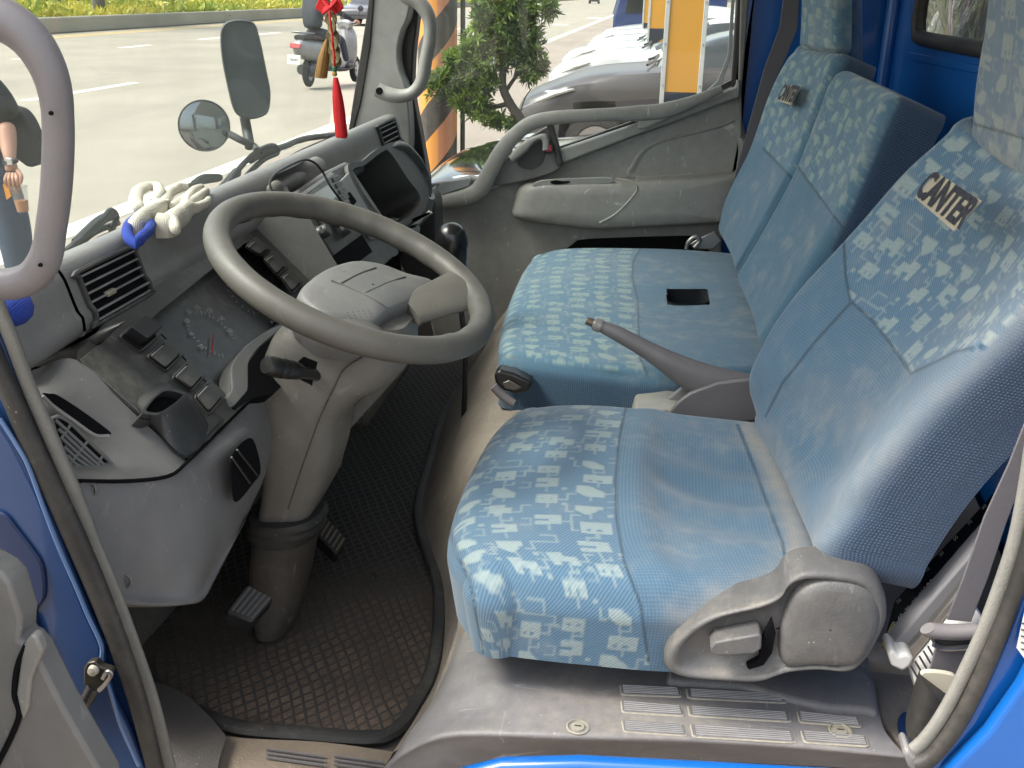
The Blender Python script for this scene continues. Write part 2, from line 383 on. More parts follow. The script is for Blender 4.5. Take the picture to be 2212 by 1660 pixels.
def cloth(name,base,light,fade=(.22,.30,.36),dirt=.35):
    m,nt,bs=mat(name); co=pos(nt); at=N(nt,'VertexColor',layer_name='mask'); sp=N(nt,'SeparateColor'); lk(nt,at.outputs[0],sp.inputs[0])
    uv=N(nt,'UVMap').outputs[0]
    def wave(rot,sc,d=.4,dsc=3):
        wv=N(nt,'TexWave'); wv.inputs['Scale'].default_value=sc; wv.inputs['Distortion'].default_value=d; wv.inputs['Detail Scale'].default_value=dsc
        lk(nt,mapping(nt,uv,(1,1,1),(0,0,rot)),wv.inputs['Vector']); return wv.outputs['Fac']
    tw=wave(.75,90); w1=wave(0,75); w2=wave(math.pi/2,75)
    knit=mth(nt,'MULTIPLY',w1,w2); tex=mixc(nt,sp.outputs[2],knit,tw)
    n1=noi(nt,4.5,5,.6,co); n2=noi(nt,26,5,.65,co); n3=noi(nt,350,2,.6,co)
    c=mixc(nt,ramp(nt,n1,[(.35,0),(.7,1)]),base,tuple(.75*a+.25*b for a,b in zip(base,fade)))
    c=mixc(nt,mth(nt,'MULTIPLY',tex,.5),c,tuple(min(1,v*1.9+.02) for v in base))
    c=mixc(nt,mth(nt,'MULTIPLY',sp.outputs[0],mth(nt,'ADD',mth(nt,'MULTIPLY',n3,.45),.55)),c,light)
    d=mth(nt,'MULTIPLY',ramp(nt,n2,[(.45,0),(.8,1)]),dirt)
    c=mixc(nt,mth(nt,'MULTIPLY',d,ramp(nt,n1,[(.45,0),(.6,1)])),c,(.40,.38,.33))
    st=N(nt,'VertexColor',layer_name='mask')
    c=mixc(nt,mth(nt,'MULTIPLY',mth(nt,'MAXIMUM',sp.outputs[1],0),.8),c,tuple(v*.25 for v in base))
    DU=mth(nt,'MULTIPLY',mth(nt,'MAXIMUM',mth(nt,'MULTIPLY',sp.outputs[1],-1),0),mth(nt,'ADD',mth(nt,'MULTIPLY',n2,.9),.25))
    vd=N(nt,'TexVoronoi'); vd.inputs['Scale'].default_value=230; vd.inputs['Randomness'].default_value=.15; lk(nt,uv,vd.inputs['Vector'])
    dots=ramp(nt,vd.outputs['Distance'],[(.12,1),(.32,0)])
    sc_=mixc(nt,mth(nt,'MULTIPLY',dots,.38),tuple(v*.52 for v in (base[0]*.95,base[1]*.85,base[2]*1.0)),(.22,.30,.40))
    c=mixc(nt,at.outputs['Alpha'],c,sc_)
    c=mixc(nt,DU,c,(.33,.30,.26))
    lk(nt,c,bs.inputs['Base Color']); bs.inputs['Roughness'].default_value=.92; bs.inputs['Specular IOR Level'].default_value=.2
    bs.inputs['Sheen Weight'].default_value=.25; bs.inputs['Sheen Roughness'].default_value=.5
    h=mth(nt,'ADD',mth(nt,'MULTIPLY',tex,.5),mth(nt,'ADD',mth(nt,'MULTIPLY',sp.outputs[0],1.2),mth(nt,'MULTIPLY',n3,.6)))
    h=mth(nt,'SUBTRACT',h,mth(nt,'MULTIPLY',mth(nt,'MAXIMUM',sp.outputs[1],0),3.0)); b1=bump(nt,h,.5,.0011,None)
    bump(nt,noi(nt,9,3,.5,co,.5),.35,.012,bs,b1)
    return m
BLUE=(.070,.132,.195); CLOTH=cloth('seat_cloth',BLUE,(.31,.375,.36),fade=(.13,.20,.26))
CLOTH2=cloth('bench_cloth',(.066,.136,.197),(.27,.345,.31),fade=(.12,.19,.23),dirt=.5)
SIDEC=cloth('side_cloth',(.05,.115,.25),(.4,.5,.5),fade=(.1,.16,.28),dirt=.2)
GREY=plastic('grey_plastic',(.140,.137,.131),.5,.15,dust=.35)
GREYL=plastic('light_grey_plastic',(.24,.238,.225),.48,.12,dust=.35)
GREYC=plastic('warm_grey_column',(.150,.142,.128),.5,.2,dust=.4)
GREYD=plastic('step_grey_plastic',(.185,.18,.185),.5,.2,500,dust=1.0,scr=.8)
GREYP=plastic('violet_grey_plastic',(.175,.163,.167),.42,.1,dust=.08,scr=.1)
DOORG=plastic('door_grey_plastic',(.245,.24,.222),.55,.12,dust=.5,scr=.6)
WHEELM=plastic('wheel_grey_plastic',(.108,.102,.088),.48,.12,500,dust=.15,scr=.15)
DASHG=plastic('dash_grey_plastic',(.175,.174,.168),.52,.25,380,dust=.4)
DARKP=plastic('charcoal_plastic',(.040,.040,.038),.42,.12,dust=.5,scr=.8)
BLACKP=simple('black_plastic',(.012,.012,.013),.35)
BLACKM=simple('black_matt',(.006,.006,.007),.9,spec=.08)
RUBBER=plastic('black_rubber',(.022,.021,.02),.6,.2,dust=.3)
SEALD=plastic('seal_grey_shaded',(.12,.118,.108),.7,.3,dust=.4)  # darker copy of the seal grey, near-left shade put into the colour
SEALG=plastic('seal_grey',(.19,.187,.17),.7,.3,dust=.4)
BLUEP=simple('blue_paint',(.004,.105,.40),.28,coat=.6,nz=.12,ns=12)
BLUEPD=simple('blue_paint_worn_shaded',(.012,.040,.125),.38,coat=.4,nz=.25,ns=9)  # mottled copy of the blue paint, near-left shade put into its colour
STEEL=simple('steel',(.35,.34,.32),.35,.9,nz=.2)
BOLT=simple('worn_bolt',(.5,.47,.38),.5,.4,nz=.3,ns=300)
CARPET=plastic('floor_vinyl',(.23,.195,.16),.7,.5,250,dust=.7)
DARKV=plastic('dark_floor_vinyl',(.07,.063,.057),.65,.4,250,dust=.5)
BELT=simple('belt_webbing',(.12,.115,.125),.75,nz=.12,ns=200,bmp=.2)
RED=simple('red_cord',(.55,.008,.012),.7,nz=.15,ns=150); GLASSM=glass('windshield_glass',refl=.03,dirt=.11,ds=2.5)
GLASSD=glass('door_glass',refl=.03,dirt=.05); WHITE=simple('white_plastic',(.6,.6,.57),.5,nz=.08)
INK=simple('white_ink',(.6,.6,.58),.6); INKD=simple('dim_ink',(.42,.42,.39),.7)
# ================================================================ driver seat
def smooth(e0,e1,x): t=np.clip((x-e0)/(e1-e0),0,1); return t*t*(3-2*t)
SX=lambda x,y,z:(x,y,z)
seat=thing('driver_seat','large blue cloth driver seat with light geometric patches, nearest the open door','seat',(0,1.4,.95))
def seams(poly,lines,wpx=3.0,off=(0,0),keep=None,side=None,sdark=1.0,dust=()):
    """light patches inside the cut lines of the cover, dark stitching along its seams"""
    def f(X,Y,U,V,e):
        reg=inpoly(X,Y,poly)
        if keep is not None: reg&=keep(e)
        reg=reg.astype(float); R=patt(U+off[0],V+off[1])*reg; G=np.zeros(X.shape)
        for ln in lines: G=np.maximum(G,np.exp(-(pdist(X,Y,ln)/wpx)**2))
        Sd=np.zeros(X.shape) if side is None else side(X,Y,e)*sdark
        D=np.zeros(X.shape)
        for ln,wd,am in dust: D=np.maximum(D,am*np.exp(-(pdist(X,Y,ln)/wd)**2))
        return np.stack([R,np.where(G>.08,G*.85,-D),reg,Sd],-1)
    return f
zt=1.085
near=[(-.175,1.095,zt-.01),(-.05,1.075,zt),(.10,1.085,zt),(.27,1.15,zt)]
far=[(-.195,1.655,zt-.005),(-.08,1.685,zt),(.10,1.675,zt),(.27,1.655,zt)]
front=[near[0],(-.245,1.19,zt-.012),(-.262,1.38,zt-.015),(-.245,1.57,zt-.01),far[0]]
back=[near[-1],(.27,1.38,zt),far[-1]]
def dcush(u,v,U,V):
    d=.018*np.sin(np.pi*np.clip(u,0,1))**.5*np.sin(np.pi*np.clip(v,0,1))**.5
    d-=.028*np.exp(-(((u-.72)/.2)**2+((v-.52)/.3)**2))       # hollow worn by sitting
    d+=.012*np.exp(-((u-.50)/.05)**2)*np.exp(-((v-.5)/.4)**2)
    d+=.004*np.sin(V*60+U*25)*smooth(.48,.6,u)*smooth(1,.8,u)*np.sin(np.pi*np.clip(v,0,1))
    return d
CUT1=[(1352,880),(1338,950),(1330,1040),(1332,1120),(1348,1210),(1385,1310),(1402,1430)]
CUT2=[(1594,920),(1622,990),(1655,1080),(1690,1170),(1706,1250)]
SEAMF=[(955,1090),(985,1190),(1018,1265),(1030,1330),(1045,1412)]
puff('seat_cushion',near,far,front,back,(0,0,1),.045,.075,CLOTH,seat,res=.0023,disp=dcush,
  mask=seams([(960,1080),(985,1190),(1018,1265),(1030,1330),(1045,1450),(1402,1450)]+CUT1[::-1]+[(1352,800),(900,800)],[CUT1,CUT2,SEAMF],dust=(([(1610,925),(1650,980),(1690,1060),(1715,1150),(1722,1240)],26,.95),([(1480,1345),(1560,1305),(1650,1275),(1700,1240)],45,.6),([(1120,880),(1300,872)],22,.35))),flare=-.012,rows=(16,30))
# backrest: far side curve, near ridge, reclined
fb=QL([(1642,925),(1607,835),(1632,730),(1700,622),(1788,522),(1842,460),(1925,362)],y=1.66)+QL([(2000,292)],y=1.62)+QL([(2058,236)],y=1.58)
nb=QL([(1742,1228),(1862,1040),(1990,888),(2110,775),(2225,665),(2420,480)],y=1.09)
bot=[nb[0],Q(1725,1150,y=1.25),Q(1690,1040,y=1.42),fb[0]]
top=[nb[-1],Q(2330,400,y=1.25),Q(2180,330,y=1.46),fb[-1]]
nbk=(-.98,-.05,.16)
def dback(a,h,U,V):
    d=-.045*np.sin(np.pi*np.clip(a,0,1))**2*smooth(.02,.2,h)*smooth(1.0,.6,h)
    return d+.004*np.sin(V*50+U*30)*smooth(.0,.1,h)*smooth(.3,.15,h)
PCUT=[(1822,500),(1828,600),(1838,650),(1883,691),(1921,738),(1969,807),(2030,778),(2066,759),(2135,745),(2225,660)]
puff('backrest',bot,top,nb,fb,nbk,.035,.085,CLOTH,seat,res=.0026,disp=dback,
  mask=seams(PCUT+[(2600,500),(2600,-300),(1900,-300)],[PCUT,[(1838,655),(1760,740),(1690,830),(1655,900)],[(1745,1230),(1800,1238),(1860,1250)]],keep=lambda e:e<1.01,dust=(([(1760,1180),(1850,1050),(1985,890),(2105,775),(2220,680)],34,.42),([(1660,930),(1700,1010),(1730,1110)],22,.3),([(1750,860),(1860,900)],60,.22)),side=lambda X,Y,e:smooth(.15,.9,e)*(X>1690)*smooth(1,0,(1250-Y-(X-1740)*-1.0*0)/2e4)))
# headrest and its neck
hf=QL([(2082,300),(2086,215),(2096,140),(2112,60),(2125,-30),(2150,-120)],y=1.56); hn=QL([(2330,470),(2345,300),(2350,150),(2350,0),(2340,-110)],y=1.24)
puff('headrest',[hn[0],Q(2200,395,y=1.4),hf[0]],[hn[-1],Q(2240,-140,y=1.4),hf[-1]],hn,hf,nbk,.03,.09,cloth('headrest_cloth',(.10,.15,.20),(.30,.33,.30),dirt=.9,fade=(.27,.25,.21)),seat,res=.0028,
  mask=seams([(2000,-400),(2600,-400),(2600,500),(2190,500),(2050,240)],[[(2060,240),(2110,270),(2212,300),(2330,380)]],off=(.05,.02)))
def emb(s,px,py,dx,dy,y,size,parent,nrm,lift=.004,bx=3.5,oe=None):
    """embroidered word with its pale stitched ground"""
    o=Q(px,py,y=y); ex=np.array([dx[0],-1.,dx[1]])
    if oe is not None: o,ex=oe
    n=np.array(nrm,float); n/=np.linalg.norm(n); ex-=n*np.dot(ex,n); ex/=np.linalg.norm(ex); ey=np.cross(n,ex)
    o=o+n*lift; w=size*bx; h=size*.86
    plate=mk('name_patch',[o+ex*a*w/2+ey*b*h/2 for a,b in ((-1,-.9),(.92,-1),(1,1),(-.95,.95))]+[o+ex*a*w/2+ey*b*h/2-n*.002 for a,b in ((-1,-.9),(.92,-1),(1,1),(-.95,.95))],[(0,1,2,3),(0,1,5,4),(1,2,6,5),(2,3,7,6),(3,0,4,7)],THREADL,parent)
    plate['label']='pale embroidered patch with dark lettering'
    text('lettering',s,size,o+n*.0012,ex,ey,THREADD,plate,bold=.035)
THREADL=simple('pale_thread',(.45,.40,.30),.9,nz=.35,ns=350,bmp=.6); THREADD=simple('dark_thread',(.035,.037,.05),.9,nz=.6,ns=260,bmp=.5)
# recliner cover at the near side of the driver seat
YR=1.065
rc=thing('recliner_cover','scuffed grey plastic cover with tilt lever low beside the driver seat','seat trim',Q(1600,1465,y=YR))
out=[(1437,1448),(1440,1405),(1480,1362),(1540,1328),(1640,1303),(1685,1282),(1705,1252),(1745,1234),(1820,1236),(1885,1252),(1914,1290),(1918,1340),(1900,1385),(1872,1430),(1838,1452),(1770,1448),(1700,1455),(1640,1474),(1580,1474),(1480,1466)]
C=np.array(QL(out,y=YR)); C=cr(C,90,True); cen=C.mean(0)
rings=[]; 
for s,dy in ((1,.055),(1,.012),(.985,.004),(.955,-.002),(.90,-.003),(.86,.002),(.80,.009),(.4,.013),(.02,.013)): 
    R=cen+(C-cen)*s; R[:,1]+=dy; rings.append(R)
R=np.array(rings); mk('cover_shell',R.reshape(-1,3),gridf(len(rings),90,False,True),plastic('cover_grey',(.104,.103,.102),.48,.3,330,dust=.75,scr=.3),rc,sang=180)
dome=[(1688,1400),(1700,1335),(1728,1282),(1785,1258),(1865,1268),(1898,1305),(1902,1350),(1882,1400),(1848,1438),(1760,1438),(1700,1440)]
D=cr(QL(dome,y=YR-.003),60,True); dc=D.mean(0); rr=[]
for s,dy in ((1.05,.012),(1.01,.003),(.95,-.001),(.8,-.004),(.4,-.005),(.02,-.005)): X=dc+(D-dc)*s; X[:,1]+=dy; rr.append(X)
mk('pivot_dome',np.vstack(rr),gridf(6,60,False,True),bpy.data.materials['cover_grey'],rc,sang=180)
slab('slot',QL([(1668,1340),(1645,1385),(1640,1425),(1612,1440),(1618,1448),(1650,1438),(1668,1412),(1676,1370)],y=YR-.004),(0,.01,0),BLACKM,rc,bev=.001)
lev=slab('tilt_lever',[p for p in QL([(1534,1400),(1545,1388),(1590,1380),(1640,1371),(1646,1376),(1645,1402),(1632,1413),(1590,1416),(1548,1418),(1536,1410)],y=YR-.02)],(0,.03,0),bpy.data.materials['cover_grey'],rc,bev=.004,seg=3)
emb('CANTER',2066,448,(.0,.0),None,1.36,.052,seat,(-.86,-.05,.5),lift=.018,bx=3.55)
# ================================================================ bench for two
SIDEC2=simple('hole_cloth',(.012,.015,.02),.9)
bench=thing('passenger_bench','blue cloth bench cushion with square hand hole, between lever and far door','seat',(0,2.4,.95))
zb=1.085
near=QL([(1085,768),(1180,783),(1320,800),(1470,815)],z=zb-.01)+[np.array([.27,1.91,zb])]
far=QL([(1165,548),(1230,532),(1380,532)],z=zb)+[np.array([.1,2.90,zb]),np.array([.27,2.88,zb])]
front=[near[0]]+QL([(1078,735),(1090,680),(1108,620),(1130,575)],z=zb-.012)+[far[0]]
back=[near[-1],(.27,2.4,zb),far[-1]]
def dben(u,v,U,V):
    d=.012*np.sin(np.pi*np.clip(u,0,1))**.5*np.sin(np.pi*np.clip(v,0,1))**.5
    return d-.01*np.exp(-(((u-.7)/.2)**2+((v-.35)/.2)**2))
HOLE=quad_rr(QL([(1438,626),(1528,626),(1532,657),(1442,657)],z=zb),.25)
B1=[(1388,530),(1368,565),(1366,600),(1378,650),(1380,700),(1382,770),(1400,812)]
puff('seat_cushion',near,far,front,back,(0,0,1),.035,.075,CLOTH2,bench,res=.0032,disp=dben,
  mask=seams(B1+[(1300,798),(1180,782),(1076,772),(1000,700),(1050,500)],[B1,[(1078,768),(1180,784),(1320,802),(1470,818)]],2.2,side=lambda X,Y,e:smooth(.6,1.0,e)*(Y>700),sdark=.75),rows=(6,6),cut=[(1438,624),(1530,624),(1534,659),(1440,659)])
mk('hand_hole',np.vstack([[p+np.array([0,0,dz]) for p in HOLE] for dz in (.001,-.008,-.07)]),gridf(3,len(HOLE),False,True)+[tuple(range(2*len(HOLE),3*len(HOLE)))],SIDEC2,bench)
slab('inner_label',QL([(1446,652),(1470,640),(1484,652),(1450,660)],z=1.04),(0,0,-.003),WHITE,bench,bev=0)
# backrests
def seatback(th,lo_n,lo_f,nl,fl,nrm,r,hh,mask,res=.0034,cl=CLOTH2,dd=None):
    return puff('backrest',[nl[0],(nl[0]+fl[0])/2,fl[0]],[nl[-1],(nl[-1]+fl[-1])/2,fl[-1]],nl,fl,nrm,r,hh,cl,th,res=res,mask=mask,disp=dd)
mb=thing('middle_seat_back','low blue seat back without headrest, between the two tall ones','seat back',(.2,2.15,1.1))
nl=[Q(1625,762,y=1.95),Q(1700,650,y=1.95),Q(1790,500,y=1.95),Q(1850,370,y=1.95),Q(1900,250,y=1.95),Q(1930,200,y=1.95)]
fl=[Q(1578,603,y=2.34),Q(1648,483,y=2.34),Q(1712,362,y=2.34),Q(1760,240,y=2.34),Q(1785,175,y=2.34),Q(1815,150,y=2.34)]
nb2=(-.93,-.05,.36)
PM=[(1722,357),(1820,492),(1870,420),(1960,200),(1900,100),(1790,80),(1760,240)]
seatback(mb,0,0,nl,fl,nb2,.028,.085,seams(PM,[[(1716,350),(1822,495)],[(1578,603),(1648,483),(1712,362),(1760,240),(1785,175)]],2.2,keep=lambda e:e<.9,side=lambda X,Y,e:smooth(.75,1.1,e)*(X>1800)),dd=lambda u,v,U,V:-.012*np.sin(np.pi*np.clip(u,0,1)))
pb=thing('passenger_seat_back','tall blue seat back with headrest beside the far door','seat back',(.2,2.6,1.1))
nl=[Q(1578,600,y=2.36),Q(1648,480,y=2.36),Q(1712,360,y=2.36),Q(1760,238,y=2.36),Q(1785,165,y=2.37),Q(1802,110,y=2.40)]
fl=[Q(1546,500,y=2.82),Q(1562,425,y=2.82),Q(1612,320,y=2.80),Q(1652,205,y=2.77),Q(1690,130,y=2.73),Q(1722,100,y=2.68)]
BADGE=(fl[3],nl[3])
PP=[(1650,318),(1716,385),(1770,250),(1820,100),(1820,60),(1650,60),(1600,280)]
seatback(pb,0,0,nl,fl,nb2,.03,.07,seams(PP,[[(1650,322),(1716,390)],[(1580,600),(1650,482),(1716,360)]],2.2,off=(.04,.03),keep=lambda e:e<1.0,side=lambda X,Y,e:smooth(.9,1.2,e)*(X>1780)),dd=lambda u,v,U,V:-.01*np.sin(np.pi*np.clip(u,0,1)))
nl=[Q(1803,112,y=2.42),Q(1803,60,y=2.42),Q(1803,-20,y=2.42),Q(1798,-80,y=2.44)]
fl=[Q(1722,105,y=2.68),Q(1726,40,y=2.68),Q(1728,-20,y=2.68),Q(1735,-80,y=2.66)]
hr=seatback(pb,0,0,nl,fl,(-.97,-.12,.2),.02,.02,seams([(1700,-200),(1804,-200),(1804,130),(1700,130)],[[(1722,90),(1760,108),(1803,108)]],2.2,off=(.02,.06),keep=lambda e:e<.9)); hr.name='headrest'
slab('headrest_side',QL([(1802,112),(1800,-90),(1862,-90),(1866,150),(1840,160),(1792,170)],y=2.46),(0,.16,0),SIDEC,pb,bev=.012,seg=3)
emb('CANTER',1714,203,(0,0),None,2.60,.052,pb,nb2,lift=.017,bx=3.3,oe=(BADGE[0]*.42+BADGE[1]*.58+np.array([.008,.015,.012]),BADGE[1]-BADGE[0]))
# ================================================================ gear lever and parking brake
gl=thing('gear_lever','glossy black gear knob standing behind the steering wheel rim','gear lever',Q(985,640,y=2.1))
c=Q(976,520,y=2.1); ax=(Q(960,484,y=2.1)-Q(985,640,y=2.1)); ax/=np.linalg.norm(ax)
lathe('knob',[(.0,.038),(.013,.036),(.024,.029),(.031,.016),(.0335,.0),(.032,-.018),(.026,-.048),(.021,-.078),(.018,-.10),(0,-.10)],c,ax,simple('knob_gloss',(.010,.010,.010),.25,coat=.2),gl)
tube('shaft',[c-ax*.07,c-ax*.25+np.array([-.01,0,0]),c-ax*.42+np.array([-.04,0,0])],.006,BLACKP,gl)
YB=1.80
pk=thing('parking_brake','violet grey parking brake lever raised between the seats','parking brake',Q(1550,900,y=YB))
up=[(1290,690),(1340,707),(1420,746),(1500,778),(1580,800),(1640,812)]; dn=[(1285,712),(1335,740),(1392,775),(1440,812),(1500,860),(1560,925)]
a=cr(QL(up,y=YB),40); b=cr(QL(dn,y=YB),40); mid=(a+b)/2; rad=np.linalg.norm(a-b,axis=1)/2
V=[];th=np.linspace(0,2*np.pi,16,endpoint=False)
for i in range(40):
    e=(a[i]-b[i])/2
    for t in th: V.append(mid[i]+e*np.sign(np.cos(t))*abs(np.cos(t))**.8+np.array([0,1,0])*min(rad[i],.02)*np.sin(t))
mk('grip',V,gridf(40,16,False,True)+[tuple(range(16)),tuple(range(39*16,40*16))],GREYP,pk,sang=60)
t0=mid[0]; dr=(mid[0]-mid[3]); dr/=np.linalg.norm(dr)
lathe('end_cap',[(0,.006),(.009,.006),(.0125,.001),(.013,-.01)],t0,dr,plastic('grip_shiny',(.2,.19,.19),.25,.0),pk)
lathe('release_button',[(0,.019),(.006,.019),(.0075,.017),(.0075,0)],t0,dr,simple('worn_button',(.14,.11,.075),.4,.4,nz=.4,ns=400),pk)
fan=[(1440,900),(1462,872),(1490,850),(1550,828),(1620,820),(1660,822),(1650,905),(1612,912),(1560,918),(1480,915)]
slab('bracket_cover',QL(fan,y=YB-.035),(0,.012,0),GREYP,pk,bev=.003)
slab('bracket_cover',QL([(x+2,y-3) for x,y in [(1410,898),(1440,865),(1475,838),(1540,808),(1570,830),(1490,880),(1450,905)]],y=YB+.02),(0,.012,0),GREYL,pk,bev=.003)
slab('slot',QL([(1445,892),(1480,858),(1500,850),(1490,880),(1465,895)],y=YB-.01),(0,.004,0),BLACKM,pk,bev=0)
slab('base',QL([(1370,890),(1440,880),(1620,905),(1640,960),(1360,925)],y=YB-.02),(0,.10,0),plastic('clear_grey',(.33,.32,.28),.4,.1),pk,bev=.006)
# buckle stalk in front of the bench
bk=thing('bench_latch','black belt buckle lying in the gap at the bench front corner','buckle',Q(1090,850,y=1.86))
slab('housing',QL([(1066,810),(1078,800),(1110,808),(1150,828),(1140,848),(1112,852),(1088,845),(1070,830)],y=1.86),(0,.04,0),BLACKP,bk,bev=.006,seg=3)
slab('tongue',QL([(1085,828),(1100,822),(1128,838),(1110,845),(1090,840)],y=1.855),(0,.004,0),simple('dull_latch',(.12,.11,.10),.4,.5),bk,bev=.002)
tube('strap_end',QL([(1066,835),(1080,850),(1098,864),(1110,872)],y=1.86),.009,GREYP,bk)
# ================================================================ steering wheel
WC=np.array([-.4209,1.42,1.3638]); th_,ph_=.4007,-.2046
WN=np.array([math.sin(th_)*math.cos(ph_),math.sin(th_)*math.sin(ph_),math.cos(th_)])
WP=(WC,WN); WR=.1995
sw=thing('steering_wheel','large grey worn steering wheel tilted in front of the gauges','steering wheel',WC)
wu=np.cross(WN,[0,1,0]); wu/=np.linalg.norm(wu); wv=np.cross(WN,wu)
ang=np.linspace(0,2*np.pi,160,endpoint=False); V=[]; tt=np.linspace(0,2*np.pi,20,endpoint=False)
for a in ang:
    rd=math.cos(a)*wu+math.sin(a)*wv; wob=.0012*max(0,math.sin(a*22))*(1 if math.sin(a+.4)<.3 else .2)
    for t in tt:
        ct=math.cos(t); rr=.0188+ (wob if ct<-.2 else 0)
        V.append(WC+rd*(WR+rr*ct)+WN*(rr*1.03*math.sin(t)))
mk('rim',V,gridf(160,20,True,True),WHEELM,sw,sang=180)
HP=(WC-WN*.028,WN)
hp=lambda *p:QL(p,pl=HP)
HC=cr(hp((646,632),(668,604),(705,580),(764,563),(823,569),(882,590),(932,603),(950,618),(948,632),(925,640),(850,672),(808,700),(760,694),(708,684),(672,660)),110,True); hc_=HC.mean(0)
HM=plastic('hub_grey',(.165,.164,.160),.5,.2,420,dust=.3)
mk('hub_pad',np.vstack([hc_+(HC-hc_)*s+WN*d for s,d in ((.86,-.075),(.97,-.055),(1.0,-.03),(1.0,-.012),(.985,-.003),(.95,.001),(.85,.004),(.6,.0075),(.3,.009),(.02,.009))]),gridf(10,110,False,True),HM,sw,sang=60)
hl=lambda o,*p:QL(p,pl=(WC+WN*(o-.028),WN))
GRV=simple('groove_grey',(.11,.108,.10),.7)
for p in (((737,612),(775,592),(812,578)),((789,633),(835,612),(875,598)),((716,606),(780,634),(840,664))): tube('pad_groove',hl(.0085,*p),.0013,GRV,sw,seg=6)
def spoke(a,b,wa,wb,drop):
    A,B=Q(*a,pl=HP)-WN*drop,Q(*b,pl=WP)-WN*.002; mid=(A+B)/2-WN*.002
    tube('spoke',[A,mid,B],[wa,(wa+wb)*.47,wb],WHEELM,sw,n=14,seg=18,flat=.36,up=WN)
spoke((885,655),(1004,622),.036,.046,.012); spoke((785,690),(797,729),.036,.038,.014)
hornm=simple('embossed_mark',(.2,.2,.19),.6)
for (x,y) in ((857,620),(742,585)):
    text('horn_mark','>',.011,Q(x,y,pl=(WC-WN*.0205,WN)),(0,1,0),(-1,0,.2),hornm,sw,depth=.001)
# dimples on the pad and on the far spoke
def dots(x0,y0,ax,ay,bx,by,na,nb_,off,mt,nm):
    V=[];F=[]
    for i in range(na):
        for j in range(nb_):
            c=Q(x0+ax*i+bx*j,y0+ay*i+by*j,pl=(WC+WN*off,WN)); k=len(V)
            for t in np.linspace(0,2*np.pi,8,endpoint=False): V.append(c+.0017*(math.cos(t)*wu+math.sin(t)*wv))
            F.append(tuple(range(k,k+8)))
    mk(nm,V,F,mt,sw,smooth=False)
dots(752,676,11,-1.2,3,6,5,3,-.0195,simple('dimple',(.09,.085,.075),.8),'dimples')
# column with its cover, stalk and boot
def blade(name,up,dn,y,dep,m,parent,n=44,seg=24,pw=.7,caps=True,y1=None,**k):
    ys=np.linspace(y,y if y1 is None else y1,len(up))
    a=cr([Q(*p,y=yy) for p,yy in zip(up,ys)],n); b=cr([Q(*p,y=yy) for p,yy in zip(dn,ys)],n); V=[]
    dp=np.interp(np.linspace(0,1,n),np.linspace(0,1,len(dep)),dep) if hasattr(dep,'__len__') else [dep]*n
    for i in range(n):
        e=(a[i]-b[i])/2; m_=(a[i]+b[i])/2
        for t in np.linspace(0,2*np.pi,seg,endpoint=False):
            c,s=math.cos(t),math.sin(t); V.append(m_+e*math.copysign(abs(c)**pw,c)+np.array([0,-1,0])*dp[i]*math.copysign(abs(s)**pw,s))
    F=gridf(n,seg,False,True)+([tuple(range(seg)),tuple(range((n-1)*seg,n*seg))] if caps else [])
    return mk(name,V,F,m,parent,**k)
scn=thing('steering_column','beige grey steering column cover running down to the pedals','steering column',Q(600,1345,y=1.42))
blade('cover',[(730,640),(690,652),(640,680),(612,705),(585,765),(560,820),(565,880),(580,950),(582,1030),(568,1108)],
  [(890,690),(892,735),(885,775),(850,815),(805,835),(775,862),(752,895),(742,960),(722,1022),(682,1100)],1.45,[.075,.085,.085,.075,.06,.05],GREYC,scn,sang=50,pw=.5)
slab('cover_flap',QL([(790,850),(884,775),(872,800),(745,940),(728,1018),(690,1085),(700,980),(725,900)],y=1.50),(0,.03,0),GREY,scn,bev=.005)
pth=QL([(782,772),(742,800),(716,850),(690,905),(668,965),(645,1030),(622,1100)],y=1.36)
tube('joint_line',pth,.0012,DARKP,scn)
slab('stalk_slot',QL([(655,770),(688,782),(676,838),(618,805)],y=1.365),(0,.03,0),BLACKM,scn,bev=.002)
st=[Q(578,790,y=1.29),Q(600,793,y=1.30),Q(640,800,y=1.325),Q(672,808,y=1.36)]
ax=st[0]-st[3]; ax/=np.linalg.norm(ax)
lathe('wiper_stalk',[(0,.004),(.0115,.003),(.0145,-.002),(.0152,-.016),(.0135,-.020),(.0148,-.024),(.0148,-.031),(.013,-.034),(.0145,-.038),(.0125,-.06),(.009,-.07),(.009,-.11)],st[0],ax,simple('stalk_black',(.02,.02,.02),.3,coat=.2),scn)
blade('boot_bellows',[(546,1104),(547,1112),(541,1120),(546,1128),(540,1136),(548,1150)],[(696,1102),(700,1108),(704,1116),(699,1124),(700,1134),(688,1150)],1.44,.062,RUBBER,scn,n=30,pw=.85)
blade('boot',[(550,1145),(548,1180),(545,1220),(550,1290),(562,1345)],[(686,1145),(678,1190),(668,1240),(652,1300),(632,1350)],1.44,.055,plastic('boot_dusty',(.05,.043,.037),.6,.2,dust=.6,scr=.7),scn,pw=.9)
